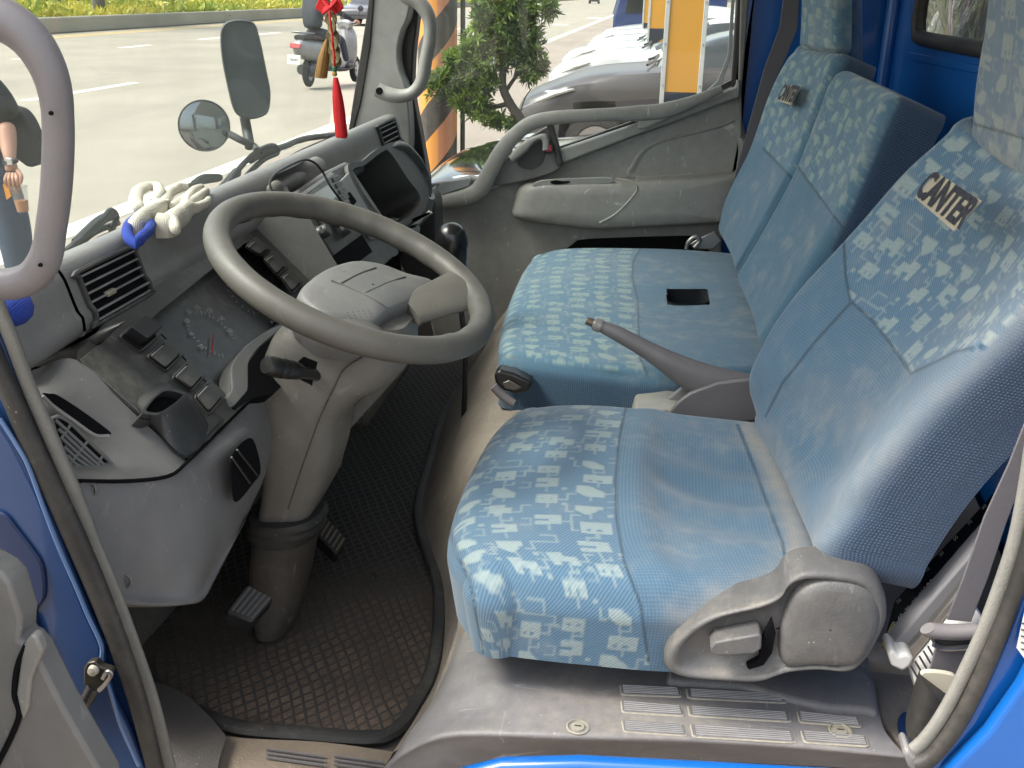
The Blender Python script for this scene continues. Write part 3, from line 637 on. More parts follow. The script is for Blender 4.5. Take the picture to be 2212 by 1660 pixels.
# ================================================================ dashboard
dash=thing('dashboard','grey plastic truck dashboard with gauges, switches and radio under the windshield','dashboard',(-.7,1.9,1.2))
YA=np.array([0,1,0.])
FA,FB=Q(165,775,y=1.08),Q(400,990,y=1.08)
FP=plane3(FA,FB,FA+YA); FN=FP[1]
def fpl(off): return (FP[0]+FN*off,FN)
PROF=[(-1.0,1.22),(-.96,1.29),(-.86,1.36),(-.79,1.402),(-.745,1.425),(-.718,1.428),(-.705,1.414),(-.698,1.392),(-.692,1.371),(-.686,1.363),(-.686,1.346),(-.690,1.338),(-.712,1.33)]
def prof3(y,sc=1,dz=0):
    return [np.array([-.72+(x+.72)*(sc if x>-.8 else 1),y,1.375+(z-1.375)*sc+dz]) for x,z in PROF]
loft('top_roll',[prof3(1.142),prof3(1.5),prof3(2.0),prof3(2.5),prof3(2.83)],DASHG,dash,n=60,m2=60,sang=180)
loft('end_cap',[prof3(1.136,.99),prof3(1.10,.97,-.002),prof3(1.05,.9,-.008),prof3(1.02,.72,-.014),prof3(1.008,.3,-.02)],DASHG,dash,n=50,m2=20,sang=180)
def pc(t): # point on the roll profile by its order
    c=cr([(x,0,z) for x,z in PROF],200); i=t*199; k=int(i); return c[min(k,199)]
def rollvent(y0,y1,z0,z1,nb_,nm):
    cc=[p for p in cr([(x,0,z) for x,z in PROF],300) if p[0]>-.73 and p[2]>1.34]; pz=np.array([p[2] for p in cc])[::-1]; pf=lambda z: cc[::-1][int(np.argmin(abs(pz-z)))]
    P=[pf(z) for z in np.linspace(z0,z1,12)]; c=np.array([-.74,0,1.375])
    o=lambda p,k,y: np.array([p[0]+k*.07,y,p[2]+k*.03])
    par=loft(nm,[[o(p,.03,y) for p in P] for y in (y0,y1)],BLACKM,dash,n=20,m2=4)
    rim=[o(p,.06,y0-.003) for p in P]+[o(p,.06,y1+.003) for p in P[::-1]]
    tube('vent_frame',rim,.0035,DARKP,par,closed=True,n=90,seg=6)
    for k in range(nb_):
        p=pf(z0+(z1-z0)*(k+.5)/nb_); a=o(p,.085,y0); b=o(p,.085,y1); dr=np.array([.95,0,.3]); dr/=np.linalg.norm(dr); n2=np.array([-dr[2],0,dr[0]])
        slab('vane',[a-n2*.0012,b-n2*.0012,b+n2*.0012,a+n2*.0012],-dr*.008,GREYD,par,bev=0)
    return par
yv0,yv1=1.165,1.305
v=rollvent(yv0,yv1,1.412,1.345,6,'air_vent'); 
box('vane_tab',Q(238,632,x=-.688),(.008,.022,.007),simple('tab_beige',(.3,.28,.2),.6),v,bev=.002)
rollvent(2.62,2.78,1.420,1.36,5,'air_vent')
# fascia round the gauges: outline -> opening -> recess
OUT=[(166,776),(192,738),(245,680),(318,630),(390,585),(460,535),(528,490),(570,470),(640,440),(668,470),(700,520),(728,575),(700,620),(660,690),(620,760),(575,832),(520,882),(470,930),(402,991),(330,925),(245,850)]
INN=[(326,700),(332,684),(380,645),(420,612),(450,588),(490,557),(515,538),(530,526),(545,528),(570,558),(595,592),(618,625),(632,655),(622,692),(580,712),(545,736),(518,760),(502,790),(498,838),(484,862),(430,812),(380,757)]
n_=126
def loopP(pts,off): return cr(QL(pts,pl=fpl(off)),n_,True)
L0=loopP(OUT,-.02); L1=loopP(OUT,0); L2=loopP(INN,0.0); L3=loopP(INN,-.045)
cen=L3.mean(0); L4=cen+(L3-cen)*.97
mk('fascia',np.vstack([L0,L1,L1+(L2-L1)*.5,L2,L3]),gridf(5,n_,False,True),DARKP,dash,sang=30)
gp=fpl(-.036); gf=mk('gauge_face',list(cen+(L3-cen)*1.03+FN*.006)+[cen+FN*.006],[(i,(i+1)%n_,n_) for i in range(n_)],plastic('gauge_face_dusty',(.045,.045,.043),.35,.05,dust=.6,scr=.9),dash)
gq=lambda x,y,o=-.036:Q(x,y,pl=fpl(o))
UPV=np.array([FB[0]-FA[0],0,FB[2]-FA[2]]); UPV/=-np.linalg.norm(UPV)
def dial(cx,cy,r,nums,a0,a1,ticks):
    c=gq(cx,cy); V=[];F=[]
    for k in range(ticks):
        a=math.radians(a0+(a1-a0)*k/(ticks-1)); d=math.cos(a)*YA+math.sin(a)*UPV; s=np.cross(FN,d); l=.008 if k%2==0 else .005
        i=len(V); V+= [c+d*r+s*.0006,c+d*r-s*.0006,c+d*(r-l)-s*.0006,c+d*(r-l)+s*.0006]; F.append((i,i+1,i+2,i+3))
    mk('dial_ticks',V,F,INKD,gf,smooth=False)
    if 0: tube('dial_ring',[c+(math.cos(t)*YA+math.sin(t)*UPV)*(r+.006)+FN*.0005 for t in np.linspace(.1,3.6,26)],.0012,DARKP,gf,seg=6)
dial(458,722,.047,[],235,-35,28)
for t,x,y in (('20',435,750),('40',414,722),('60',404,695),('80',409,674),('100',426,666),('120',452,672),('140',478,690),('160',496,716)): text('numeral',t,.0115,gq(x,y),YA,UPV,INKD,gf,depth=.0004)
dial(535,640,.044,['0','10','20','30'],225,-20,16)
slab('needle',[gq(456,764,-.034),gq(459,764,-.034),gq(462,722,-.034),gq(460,722,-.034)],FN*.001,simple('needle_red',(.35,.03,.03),.6),gf,bev=0)
lathe('trip_knob',[(0,.016),(.004,.016),(.0045,.012),(.003,.008),(.003,0),(.007,0),(.007,-.002)],gq(592,700,-.02),FN,BLACKP,dash)
slab('cluster_lip',cr(QL([(640,690),(607,703),(585,712),(563,724),(540,740),(521,758),(506,778),(500,800),(501,838),(490,862),(502,880),(522,862),(536,842),(537,800),(540,780),(563,749),(607,713),(640,698)],pl=fpl(.002)),110,True),-FN*.03,GREY,dash,bev=.003,seg=3)
# column notch behind, seen as black
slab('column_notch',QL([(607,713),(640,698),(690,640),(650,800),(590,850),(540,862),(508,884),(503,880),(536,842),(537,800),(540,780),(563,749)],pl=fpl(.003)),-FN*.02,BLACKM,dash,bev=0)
slab('cap_filler',QL([(20,815),(100,774),(165,745),(215,716),(262,700),(200,752),(168,784),(90,830)],y=1.125),(0,.02,0),DARKP,dash,bev=.004)
# side panel left of the switches
slab('switch_panel',QL([(170,780),(235,728),(262,728),(345,800),(420,862),(482,908),(402,988),(330,922),(240,842)],pl=fpl(.0)),FN*.003,DARKP,dash,bev=.002)
def switch(q4,h=.004,push=False):
    o=slab('switch',quad_rr(QL(q4,pl=fpl(.003)),.14),FN*.0045,DARKP,dash,bev=.0015)
    c=np.mean(q4,0); i4=[(c[0]+(x-c[0])*.72,c[1]+(y-c[1])*.72) for x,y in q4]
    slab('switch_well',quad_rr(QL([(c[0]+(x-c[0])*.82,c[1]+(y-c[1])*.82) for x,y in q4],pl=fpl(.0077)),.12),FN*.0006,BLACKM,o,bev=0)
    slab('rocker',quad_rr(QL(i4 if not push else [(x+3,y-6) for x,y in i4],pl=fpl(.008)),.12),FN*(.016 if push else h),DARKP if not push else BLACKP,o,bev=.0015)
    a,b=QL([i4[0],i4[1]],pl=fpl(.0125)); 
    if not push: tube('rocker_line',[a*.9+b*.1,a*.1+b*.9],.0009,GREYL,o,seg=6)
for q4 in (((252,729),(296,692),(348,726),(302,765)),): switch(q4,push=True)
for q4 in (((312,772),(354,735),(397,767),(357,807)),((366,818),(404,779),(444,815),(412,850)),((415,859),(450,822),(486,858),(450,901))): switch(q4)
for q4 in (((527,535),(549,516),(585,540),(560,556)),((566,562),(588,545),(620,578),(598,600)),((603,599),(622,585),(654,613),(631,637))): switch(q4,h=.003)
# coin pocket that juts out
pk1=cr(QL([(308,886),(352,842),(396,846),(400,856),(350,893),(320,896)],pl=fpl(.025)),48,True)
pk0=cr(QL([(296,870),(345,828),(398,845),(452,925),(404,985),(340,930)],pl=fpl(.002)),48,True)
pc_=pk1.mean(0); pi=pc_+(pk1-pc_)*.82; po=pi-FN*.03
mk('coin_pocket',np.vstack([pk0,pk0+(pk1-pk0)*.85,pk1,pi,po]),gridf(5,48,False,True)+[tuple(range(192,240))],plastic('pocket_black',(.030,.032,.034),.4,.05,dust=.3),dash,sang=50)
slab('pocket_floor',list(pi-FN*.012),-FN*.002,BLACKM,dash,bev=0)
# lower side surface with the slot and speaker grille
UR=[[Q(70,800,y=1.07),Q(165,778,y=1.08),Q(280,884,y=1.08),Q(401,994,y=1.085)],[Q(60,835,y=1.02),Q(135,850,y=1.03),Q(250,960,y=1.035),Q(380,1024,y=1.045)],[Q(55,860,y=.97),Q(80,920,y=.96),Q(130,1000,y=.965),Q(300,1036,y=1.0)],[Q(40,870,y=.92),Q(70,930,y=.92),Q(110,1010,y=.92),Q(150,1041,y=.93)]]
loft('side_panel',UR,GREY,dash,n=30,m2=24,sang=180)
GP=plane3(Q(95,880,y=.977),Q(238,940,y=1.022),Q(230,1010,y=1.008))
pl_g=lambda o:(GP[0]+GP[1]*o,GP[1])
slab('side_slot',cr(QL([(92,854),(108,851),(126,855),(180,890),(236,932),(236,940),(205,938),(160,905)],pl=pl_g(.004)),50,True),GP[1]*.001,BLACKM,dash,bev=0)
tube('slot_lip',QL([(92,856),(120,882),(160,910),(204,940),(236,942)],pl=pl_g(.006)),.0022,GREYL,dash,seg=8)
gout=[(113,912),(118,903),(128,901),(154,916),(200,962),(237,998),(238,1010),(228,1015),(162,1014),(150,1004),(137,985)]
gr=slab('speaker_grille',cr(QL(gout,pl=pl_g(.003)),60,True),GP[1]*.001,BLACKM,dash,bev=0)
tube('grille_rim',QL(gout,pl=pl_g(.0045)),.0022,GREY,gr,closed=True,n=80,seg=8)
for k in range(6):
    a=(116+7*k,910+20*k*.98 if k else 912); b=(232-6*k+0,1012); 
    x0,y0=120+k*6,908+k*19; x1,y1=min(237,x0+112-k*17),y0+104-k*16
    tube('grille_bar',QL([(x0,y0),((x0+x1)/2,(y0+y1)/2),(x1,min(y1,1013))],pl=pl_g(.006)),.0023,GREY,gr,seg=6)
for (x0,y0,x1,y1) in ((152,918,132,948),(190,952,150,1005),(222,985,204,1014)):
    tube('grille_bar',QL([(x0,y0),(x1,y1)],pl=pl_g(.0062)),.0018,GREY,gr,seg=6)
# knee panel
K=[[(150,1044,.925),(280,1044,.985),(365,1033,1.03),(405,1003,1.075),(482,927,1.2),(562,850,1.335)],
   [(178,1110,.925),(300,1110,.98),(400,1085,1.04),(465,1020,1.11),(535,950,1.22),(586,925,1.34)],
   [(215,1200,.925),(320,1210,.975),(420,1200,1.03),(478,1140,1.10),(528,1085,1.18),(576,1015,1.30)],
   [(240,1275,.925),(330,1285,.97),(415,1285,1.01),(458,1235,1.07),(500,1170,1.13),(540,1100,1.22)],
   [(248,1306,.925),(340,1309,.965),(405,1305,1.0),(440,1292,1.03),(470,1240,1.08),(530,1125,1.18)],
   [(250,1312,.97),(340,1312,1.02),(405,1305,1.06),(440,1292,1.09),(470,1240,1.14),(530,1125,1.24)]]
kn=loft('knee_panel',[[Q(a,b,y=c) for a,b,c in r] for r in K],plastic('knee_grey',(.13,.128,.126),.42,.15,450,dust=.25,scr=.35),dash,n=50,m2=50,sang=180)
tube('panel_gap',[Q(a,b-5,y=c-.004) for a,b,c in K[0]],.0022,BLACKM,dash,seg=8)
def fit(x,y,yy,r):
    o=lathe('trim_clip',[(0,.002),(r*.5,.003),(r*.62,.001),(r*.75,.001),(r*.85,.003),(r,.001),(r*1.1,-.002)],Q(x,y,y=yy),(.15,-.97,.15),GREY,dash); return o
fit(192,1058,.945,.0095); fit(268,1255,.945,.0095)
KP=plane3(Q(497,1000,y=1.125),Q(556,1010,y=1.245),Q(510,1085,y=1.14)); kq=lambda o:(KP[0]+KP[1]*o,KP[1])
sl=slab('knee_opening',cr(QL([(500,985),(530,950),(548,955),(562,1015),(545,1045),(508,1085),(500,1040)],pl=kq(.006)),40,True),KP[1]*.001,BLACKM,dash,bev=0)
for a,b in (((500,988),(540,1045)),((512,972),(556,1028))): tube('opening_rib',QL([a,b],pl=kq(.009)),.0013,DARKP,sl,seg=6)
# centre console with hood, radio and vents
CA,CB=Q(632,415,y=1.78),Q(757,640,y=1.78); CP=plane3(CA,CB,CA+YA); CN=CP[1]; cp=lambda o:(CP[0]+CN*o,CN)
con=slab('console',QL([(632,418),(700,372),(750,348),(768,375),(836,478),(860,490),(862,545),(757,642),(700,545)],pl=cp(-.004)),-CN*.16,GREY,dash,bev=.006)
loft('console_side',[QL([(548,500),(600,440),(640,418)],y=1.72),QL([(600,560),(655,520),(685,500)],y=1.72),QL([(655,640),(715,600),(745,600)],y=1.72)],GREY,dash,n=12,m2=12)
hd=[(577,402),(582,388),(610,368),(660,345),(684,350),(694,368)]
loft('console_hood',[[Q(x,y,y=1.80) for x,y in ((578,418),(577,400),(586,384),(600,376))],[Q(x,y,y=1.85) for x,y in ((625,425),(615,395),(625,372),(640,358))],[Q(x,y,y=2.0) for x,y in ((700,378),(694,362),(684,350),(664,342))]],GREYC,dash,n=20,m2=24,sang=180)
slab('console_hood_edge',QL([(578,402),(590,398),(610,402),(622,424),(590,424),(580,415)],y=1.80),(0,.02,0),GREYL,dash,bev=.004)
rad=slab('car_radio',QL([(648,428),(716,376),(752,440),(692,492)],pl=cp(.004)),CN*.006,plastic('radio_face',(.10,.10,.10),.3,.0,dust=.3),dash,bev=.002)
slab('radio_display',quad_rr(QL([(664,428),(712,398),(728,424),(690,452)],pl=cp(.010)),.1),CN*.001,simple('display_glass',(.42,.42,.40),.15,coat=.5),rad,bev=0)
slab('disc_slot',QL([(640,424),(713,373),(716,379),(646,430)],pl=cp(.008)),CN*.004,STEEL,rad,bev=0)
for k in range(4): slab('radio_button',QL([(717+k*7,385+k*13),(727+k*7,379+k*13),(732+k*7,389+k*13),(722+k*7,395+k*13)],pl=cp(.0105)),CN*.003,GREY,rad,bev=.001)
for k in range(3): slab('radio_button',QL([(700+k*15,452-k*10),(710+k*15,445-k*10),(714+k*15,453-k*10),(704+k*15,460-k*10)],pl=cp(.0105)),CN*.003,BLACKP,rad,bev=.001)
slab('climate_panel',QL([(662,468),(730,455),(800,545),(742,590)],pl=cp(.002)),CN*.004,DARKP,dash,bev=.002)
for x,y in ((690,505),(735,500),(722,478)): 
    kb=lathe('climate_knob',[(0,.02),(.010,.02),(.012,.016),(.013,.002),(.016,0)],Q(x,y,pl=cp(.006)),CN,DARKP,dash)
    slab('knob_pointer',QL([(x-3,y-14),(x+3,y-16),(x+8,y-2),(x+3,y)],pl=cp(.026)),CN*.002,GREYL,kb,bev=.001)
slab('console_tray',QL([(706,562),(780,508),(803,545),(733,596)],pl=cp(.005)),CN*.002,BLACKM,dash,bev=0)
slab('blank_panel',quad_rr(QL([(722,402),(752,372),(838,498),(800,522)],pl=cp(.0)),.1),CN*.006,GREYL,dash,bev=.003)
slab('panel_hole',quad_rr(QL([(744,421),(755,415),(770,436),(762,445)],pl=cp(.006)),.15),CN*.001,BLACKM,dash,bev=0)
GL=cr(QL([(764,377),(790,356),(825,329),(842,329),(880,385),(909,429),(888,466),(834,476)],pl=cp(.006)),70,True); gc=GL.mean(0)
G2=cr(QL([(752,368),(785,346),(822,318),(862,310),(905,362),(928,418),(900,474),(828,490)],pl=cp(.006)),70,True)
mk('glove_shelf',np.vstack([G2-CN*.01,G2,GL,GL-CN*.20,gc-CN*.20+(GL-gc)*.02]),gridf(5,70,False,True),plastic('shelf_dark',(.06,.058,.054),.6,.2,dust=.2),dash,sang=40)
slab('glove_dark',list(GL-CN*.11),-CN*.002,BLACKM,dash,bev=0)
tube('glove_arch',QL([(845,318),(868,318),(892,340),(915,375),(928,410),(930,425)],pl=cp(.004)),[.002,.012,.015,.016,.012,.002],DARKP,dash)
blade('shelf_lip',[(915,408),(900,440),(880,470)],[(938,430),(930,462),(905,492)],2.72,.03,GREY,dash)
slab('dash_end',QL([(925,412),(940,440),(944,520),(955,640),(930,700),(860,560),(890,470)],y=2.74),(0,.10,0),DARKP,dash,bev=.006)
lathe('cup_holder',[(.036,-.05),(.036,0),(.042,.002),(.046,-.004),(.046,-.02)],Q(866,484,y=2.35),(.15,0,1),GREYL,dash,seg=36)
lathe('cup_well',[(0,-.006),(.036,-.006)],Q(866,484,y=2.35),(.15,0,1),BLACKM,dash,seg=30)
slab('cup_bracket',QL([(820,492),(845,512),(935,462),(925,455),(905,480),(845,500)],y=2.32),(0,.01,0),GREYL,dash,bev=.003)
lathe('ashtray_lid',[(0,.006),(.02,.005),(.028,0),(.029,-.006)],Q(835,535,y=2.3),(.3,-.3,.9),GREYL,dash)
tube('console_hood_roll',[Q(590,410,y=1.795),Q(597,407,y=1.80),Q(640,386,y=1.93),Q(684,362,y=2.08)],[.012,.021,.022,.022],GREYC,dash,n=40,seg=24,flat=.95)
tube('radio_cable',QL([(590,420),(583,395),(600,372),(650,347),(676,350),(697,372),(715,405),(748,448),(752,462)],pl=cp(.04)),.0022,BLACKP,dash,n=60,seg=8)
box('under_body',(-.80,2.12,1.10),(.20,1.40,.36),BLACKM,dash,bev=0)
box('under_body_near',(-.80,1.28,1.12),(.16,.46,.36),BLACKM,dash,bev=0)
box('duct',(-.62,1.95,1.02),(.22,.35,.14),DARKP,dash,bev=.02)
slab('roll_slit',QL([(466,500),(472,497),(548,470),(540,478)],pl=(Q(500,490,y=1.6),np.array([.5,-.3,.8])/np.linalg.norm([.5,-.3,.8]))),(0,0,.002),BLACKM,dash,bev=0)
# ================================================================ cab shell
cab=thing('truck_cab','blue truck cab body with grey trim, open on the near side','truck cab',(0,1.9,.72))
FZ=.715
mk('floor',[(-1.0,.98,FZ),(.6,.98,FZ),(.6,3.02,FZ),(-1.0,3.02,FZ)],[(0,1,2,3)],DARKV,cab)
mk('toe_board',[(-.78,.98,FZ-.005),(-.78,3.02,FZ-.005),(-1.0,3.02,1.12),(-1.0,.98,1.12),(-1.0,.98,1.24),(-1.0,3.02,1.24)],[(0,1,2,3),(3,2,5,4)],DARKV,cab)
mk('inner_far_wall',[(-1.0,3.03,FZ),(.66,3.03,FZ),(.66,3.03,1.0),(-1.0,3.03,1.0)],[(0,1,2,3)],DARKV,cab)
foot=QL([(1100,640),(1068,700),(1030,785),(962,900),(930,1000),(905,1100),(915,1180),(948,1290),(944,1450),(888,1570),(830,1662)],z=FZ+.003)
mid=[p+np.array([.05,0,.10]) for p in foot]
tp=[np.array([max(p[0]+.12,-.24)*.5-.12,p[1],.965]) for p in foot]
nf=len(foot); tz=[0]*(nf-5)+[-.01,-.03,-.06,-.10,-.14]
mid=[p+np.array([0,0,t*.5]) for p,t in zip(mid,tz)]; tp=[p+np.array([0,0,t]) for p,t in zip(tp,tz)]
tp2=[np.array([.0,p[1],.975+t]) for p,t in zip(foot,tz)]; tp3=[np.array([.58,p[1],.975+t]) for p,t in zip(foot,tz)]
loft('seat_riser',[foot,[p+np.array([.02,0,.04]) for p in foot],mid,[(m_*.45+t*.55)+np.array([-.02,0,.02]) for m_,t in zip(mid,tp)],tp,tp2,tp3],CARPET,cab,n=70,m2=60,sang=180)
# mat
MO=[(300,1440),(345,1500),(430,1548),(520,1580),(650,1592),(790,1602),(845,1592),(890,1545),(938,1440),(950,1290),(928,1210),(912,1160),(905,1100),(930,1000),(962,900),(1030,785),(1068,700),(1090,650)]
mp=QL(MO,z=FZ+.008); 
mat_=thing('floor_mat','black rubber floor mat with diamond cells, full of brown dirt','floor mat',(-.6,1.6,FZ+.005))
mo=cr(mp,90); L_=np.array([[-1.05,p[1],FZ+.012] for p in mo]); L_[:,1]=np.linspace(1.22,2.95,90)

_c=(L_.min(0)+mo.max(0))/2; DC=tuple(Q(660,1470,z=FZ)-np.array([(min(mo[:,0].min(),-1.05)+mo[:,0].max())/2,(min(mo[:,1].min(),1.22)+max(mo[:,1].max(),2.95))/2,FZ+.1]))
def matmat():
    m,nt,bs=mat('rubber_mat'); co=pos(nt)
    sx=N(nt,'SeparateXYZ'); lk(nt,mapping(nt,co,(1,1,1),(0,0,.1)),sx.inputs[0]); wn=noi(nt,7,3,.5,co)
    wob=mth(nt,'MULTIPLY',wn,.035)
    a=mth(nt,'ADD',mth(nt,'ADD',mth(nt,'MULTIPLY',sx.outputs[0],1.5),sx.outputs[1]),wob); b=mth(nt,'ADD',mth(nt,'SUBTRACT',mth(nt,'MULTIPLY',sx.outputs[0],1.5),sx.outputs[1]),wob)
    def line(v): 
        t=mth(nt,'PINGPONG',v,.0155); return ramp(nt,mth(nt,'DIVIDE',t,.0155),[(0,1),(.15,1),(.30,0)])
    g=mth(nt,'MAXIMUM',line(a),line(b))
    big=noi(nt,3.2,5,.65,co); f=noi(nt,90,5,.7,co); gr=noi(nt,320,2,.5,co)
    dirt=mth(nt,'MULTIPLY',ramp(nt,big,[(.32,.25),(.62,1)]),ramp(nt,f,[(.3,.45),(.65,1)]))
    dv=N(nt,'VectorMath',operation='DISTANCE'); lk(nt,co,dv.inputs[0]); dv.inputs[1].default_value=DC; dd=ramp(nt,dv.outputs['Value'],[(.10,1),(.42,.0)])
    dirt=mth(nt,'MULTIPLY',dirt,mth(nt,'MAXIMUM',dd,.12))
    cell=mixc(nt,dirt,(.010,.0095,.009),(.22,.155,.11))
    cell=mixc(nt,mth(nt,'MULTIPLY',ramp(nt,gr,[(.66,0),(.72,1)]),.6),cell,(.24,.20,.15))
    top=mixc(nt,mth(nt,'MULTIPLY',dirt,.8),(.062,.058,.054),(.03,.024,.02))
    lk(nt,mixc(nt,g,cell,top),bs.inputs['Base Color']); bs.inputs['Roughness'].default_value=.75
    bump(nt,mth(nt,'ADD',g,mth(nt,'MULTIPLY',f,.45)),.6,.004,bs); return m
RM=matmat(); rows=[]
for k,t in enumerate(np.linspace(0,1,50)):
    r=mo*(1-t)+L_*t; r[:,2]=FZ+.008+.006*np.sin(r[:,0]*11)*np.sin(r[:,1]*9)*min(1,k/6)
    x=r[:,0]; r[:,2]+=np.clip(-.80-x,0,1)*1.1; rows.append(r)
mk('rubber_sheet',np.vstack(rows),gridf(50,90),RM,mat_,sang=180)
tube('raised_rim',[p+np.array([0,0,.006]) for p in mp[:17]],.0125,RUBBER,mat_,n=120,seg=8,flat=.8)
# pedals
def pedal(nm,label,q4,y,nrib,mt,th=.02):
    o=slab(nm,quad_rr(QL(q4,y=y) if False else [Q(*p,y=yy) for p,yy in zip(q4,y)],.12),(-.008,.004,-.02),BLACKP,None,bev=.003); tag(o,label,'pedal')
    a,b,c,d=[Q(*p,y=yy) for p,yy in zip(q4,y)]
    for k in range(nrib):
        t=(k+.7)/(nrib+.4); s=a*(1-t)+b*t; e=d*(1-t)+c*t; s,e=s*.92+e*.08,s*.08+e*.92
        tube('tread_rib',[s+np.array([.002,-.001,.002]),e+np.array([.002,-.001,.002])],.0022,mt,o,seg=6)
    return o
pedal('clutch_pedal','black foot pedal with five pale ribs, left of the column boot',[(535,1262),(592,1292),(545,1345),(488,1322)],[1.30,1.30,1.26,1.26],5,simple('worn_rib',(.10,.095,.085),.6))
pedal('brake_pedal','dusty brown ribbed foot pedal, right of the column boot',[(690,1102),(748,1168),(728,1200),(668,1140)],[1.62,1.60,1.56,1.58],7,simple('dusty_rib',(.15,.12,.09),.8))
ac=blade('accelerator_pedal',[(806,1238),(850,1290),(884,1312)],[(800,1252),(842,1306),(872,1328)],1.62,.012,RUBBER,None); tag(ac,'thin black pedal rod lying low near the mat edge','pedal')
# threshold and near kick panel
thr=loft('threshold',[QL([(478,1590),(500,1592),(560,1597),(700,1604),(850,1625),(900,1640)],z=FZ+.012),QL([(470,1640),(500,1650),(560,1655),(700,1660),(800,1668),(880,1690)],z=FZ+.010),QL([(460,1760),(490,1760),(520,1760),(700,1760),(800,1760),(880,1760)],z=FZ+.002)],plastic('dirty_threshold',(.20,.16,.12),.75,.5,250,dust=.9,dcol=(.3,.22,.15)),cab,n=30,m2=12)
for x0,y0,x1,y1 in ((575,1615,700,1632),(722,1630,830,1645)):
    for k in range(3): slab('tread_line',QL([(x0,y0+k*9),(x1,y1+k*9),(x1,y1+k*9+3),(x0,y0+k*9+3)],z=FZ+.017),(0,0,-.003),GREYP,thr,bev=0)
loft('kick_panel',[QL([(290,1478),(340,1476),(400,1500),(450,1545),(490,1592)],z=.745),QL([(300,1530),(350,1560),(420,1600),(472,1650)],z=.742),QL([(330,1600),(370,1660),(410,1720),(462,1760)],z=.735)],plastic('kick_grey',(.06,.055,.052),.6,.3,dust=.3),cab,n=24,m2=14)
# step trim beside the driver seat
st=thing('step_trim','scuffed dark grey plastic trim with ribbed tread pads below the driver seat','trim',Q(1400,1600,z=.9))
rw=[]
bk=[(940,1500,.80),(955,1470,.84),(990,1437,.885),(1060,1424,.90),(1200,1432,.902),(1440,1440,.902),(1700,1462,.902),(1890,1480,.902)]
m1=[(900,1570,.79),(925,1530,.84),(985,1490,.885),(1060,1480,.902),(1200,1490,.905),(1440,1500,.905),(1700,1515,.905),(1898,1530,.903)]
m2_=[(862,1620,.79),(890,1580,.84),(960,1545,.875),(1060,1540,.893),(1200,1548,.905),(1440,1555,.905),(1700,1575,.905),(1912,1580,.903)]
fr=[(825,1665,.79),(870,1625,.84),(950,1590,.88),(1050,1582,.895),(1220,1588,.905),(1430,1592,.905),(1690,1606,.905),(1955,1632,.903)]
f2=[(815,1690,.77),(860,1650,.815),(940,1610,.86),(1050,1596,.885),(1220,1600,.897),(1430,1604,.897),(1690,1617,.897),(1962,1640,.896)]
f3=[(812,1720,.73),(860,1690,.775),(930,1655,.82),(1040,1625,.855),(1220,1618,.872),(1430,1622,.868),(1690,1637,.868),(1975,1652,.87)]
f4=[(812,1750,.70),(860,1720,.745),(930,1685,.79),(1040,1650,.83),(1220,1632,.85),(1430,1640,.845),(1690,1652,.845),(1985,1668,.85)]
loft('trim_shell',[[Q(a,b,z=c)+np.array([0,.16,.01]) for a,b,c in bk]]+[[Q(a,b,z=c) for a,b,c in r] for r in (bk,m1,m2_,fr,f2,f3,f4)],GREYD,st,n=90,m2=60,sang=180)
def wavepl(name,col):
    m=plastic(name,col,.5,.0,dust=.55,scr=.6); return m; nt=m.node_tree; bs=nt.nodes['Principled BSDF']; w_=N(nt,'TexWave'); w_.bands_direction='Y'; w_.inputs['Scale'].default_value=46; w_.inputs['Distortion'].default_value=0
    lk(nt,mapping(nt,pos(nt),(1,1,1),(0,0,-.035)),w_.inputs['Vector']); bump(nt,w_.outputs['Fac'],.55,.0016,bs); return m
RIBM=simple('rib_pale',(.36,.355,.35),.6,nz=.3,ns=60); EDGM=simple('dusty_edge',(.40,.37,.30),.9,nz=.4,ns=90)
PADM=wavepl('ribbed_grey',(.155,.152,.158))
for q4 in (((1340,1482),(1466,1488),(1471,1508),(1343,1503)),((1483,1490),(1690,1502),(1697,1521),(1487,1511)),((1342,1516),(1470,1527),(1476,1549),(1345,1541)),((1486,1527),(1702,1541),(1708,1562),(1490,1549)),((1722,1539),(1852,1553),(1860,1573),(1728,1563)),
   ((1344,1559),(1476,1569),(1482,1592),(1348,1583)),((1492,1567),(1712,1583),(1718,1607),(1497,1594)),((1730,1580),(1868,1592),(1875,1615),(1738,1606))):
    P4=QL(q4,z=.9045); pad=slab('tread_pad',quad_rr(P4,.10,4),(0,0,.003),PADM,st,bev=.0012)
    V=[];F=[]
    for k in range(5):
        t=(k+.9)/5.8; a=P4[0]*(1-t)+P4[3]*t; b=P4[1]*(1-t)+P4[2]*t; a,b=a*.965+b*.035,a*.035+b*.965; w_=(P4[3]-P4[0])*.022; u=np.array([0,0,.0042]); i=len(V)
        V+=[a-w_+u*.7,b-w_+u*.7,b+u,a+u,b+w_+u*.7,a+w_+u*.7]; F+=[(i,i+1,i+2,i+3),(i+3,i+2,i+4,i+5)]
    mk('ribs',V,F,RIBM,pad,smooth=False); tube('pad_edge',[p+np.array([0,0,.001]) for p in quad_rr(P4,.10,4)],.0015,EDGM,pad,closed=True,n=60,seg=6)
for x,y in ((1248,1572),(1815,1580)):
    c=Q(x,y,z=.906); s_=lathe('screw',[(.0135,-.001),(.0145,.0015),(.0125,.002),(.0115,-.001),(.0085,.0),(.008,.002),(0,.0025)],c,(0,0,1),BOLT,st)
    slab('screw_cross',[c+np.array(v) for v in ((-.004,-.001,.0028),(.004,-.001,.0028),(.004,.001,.0028),(-.004,.001,.0028))],(0,0,.0003),DARKP,s_,bev=0)
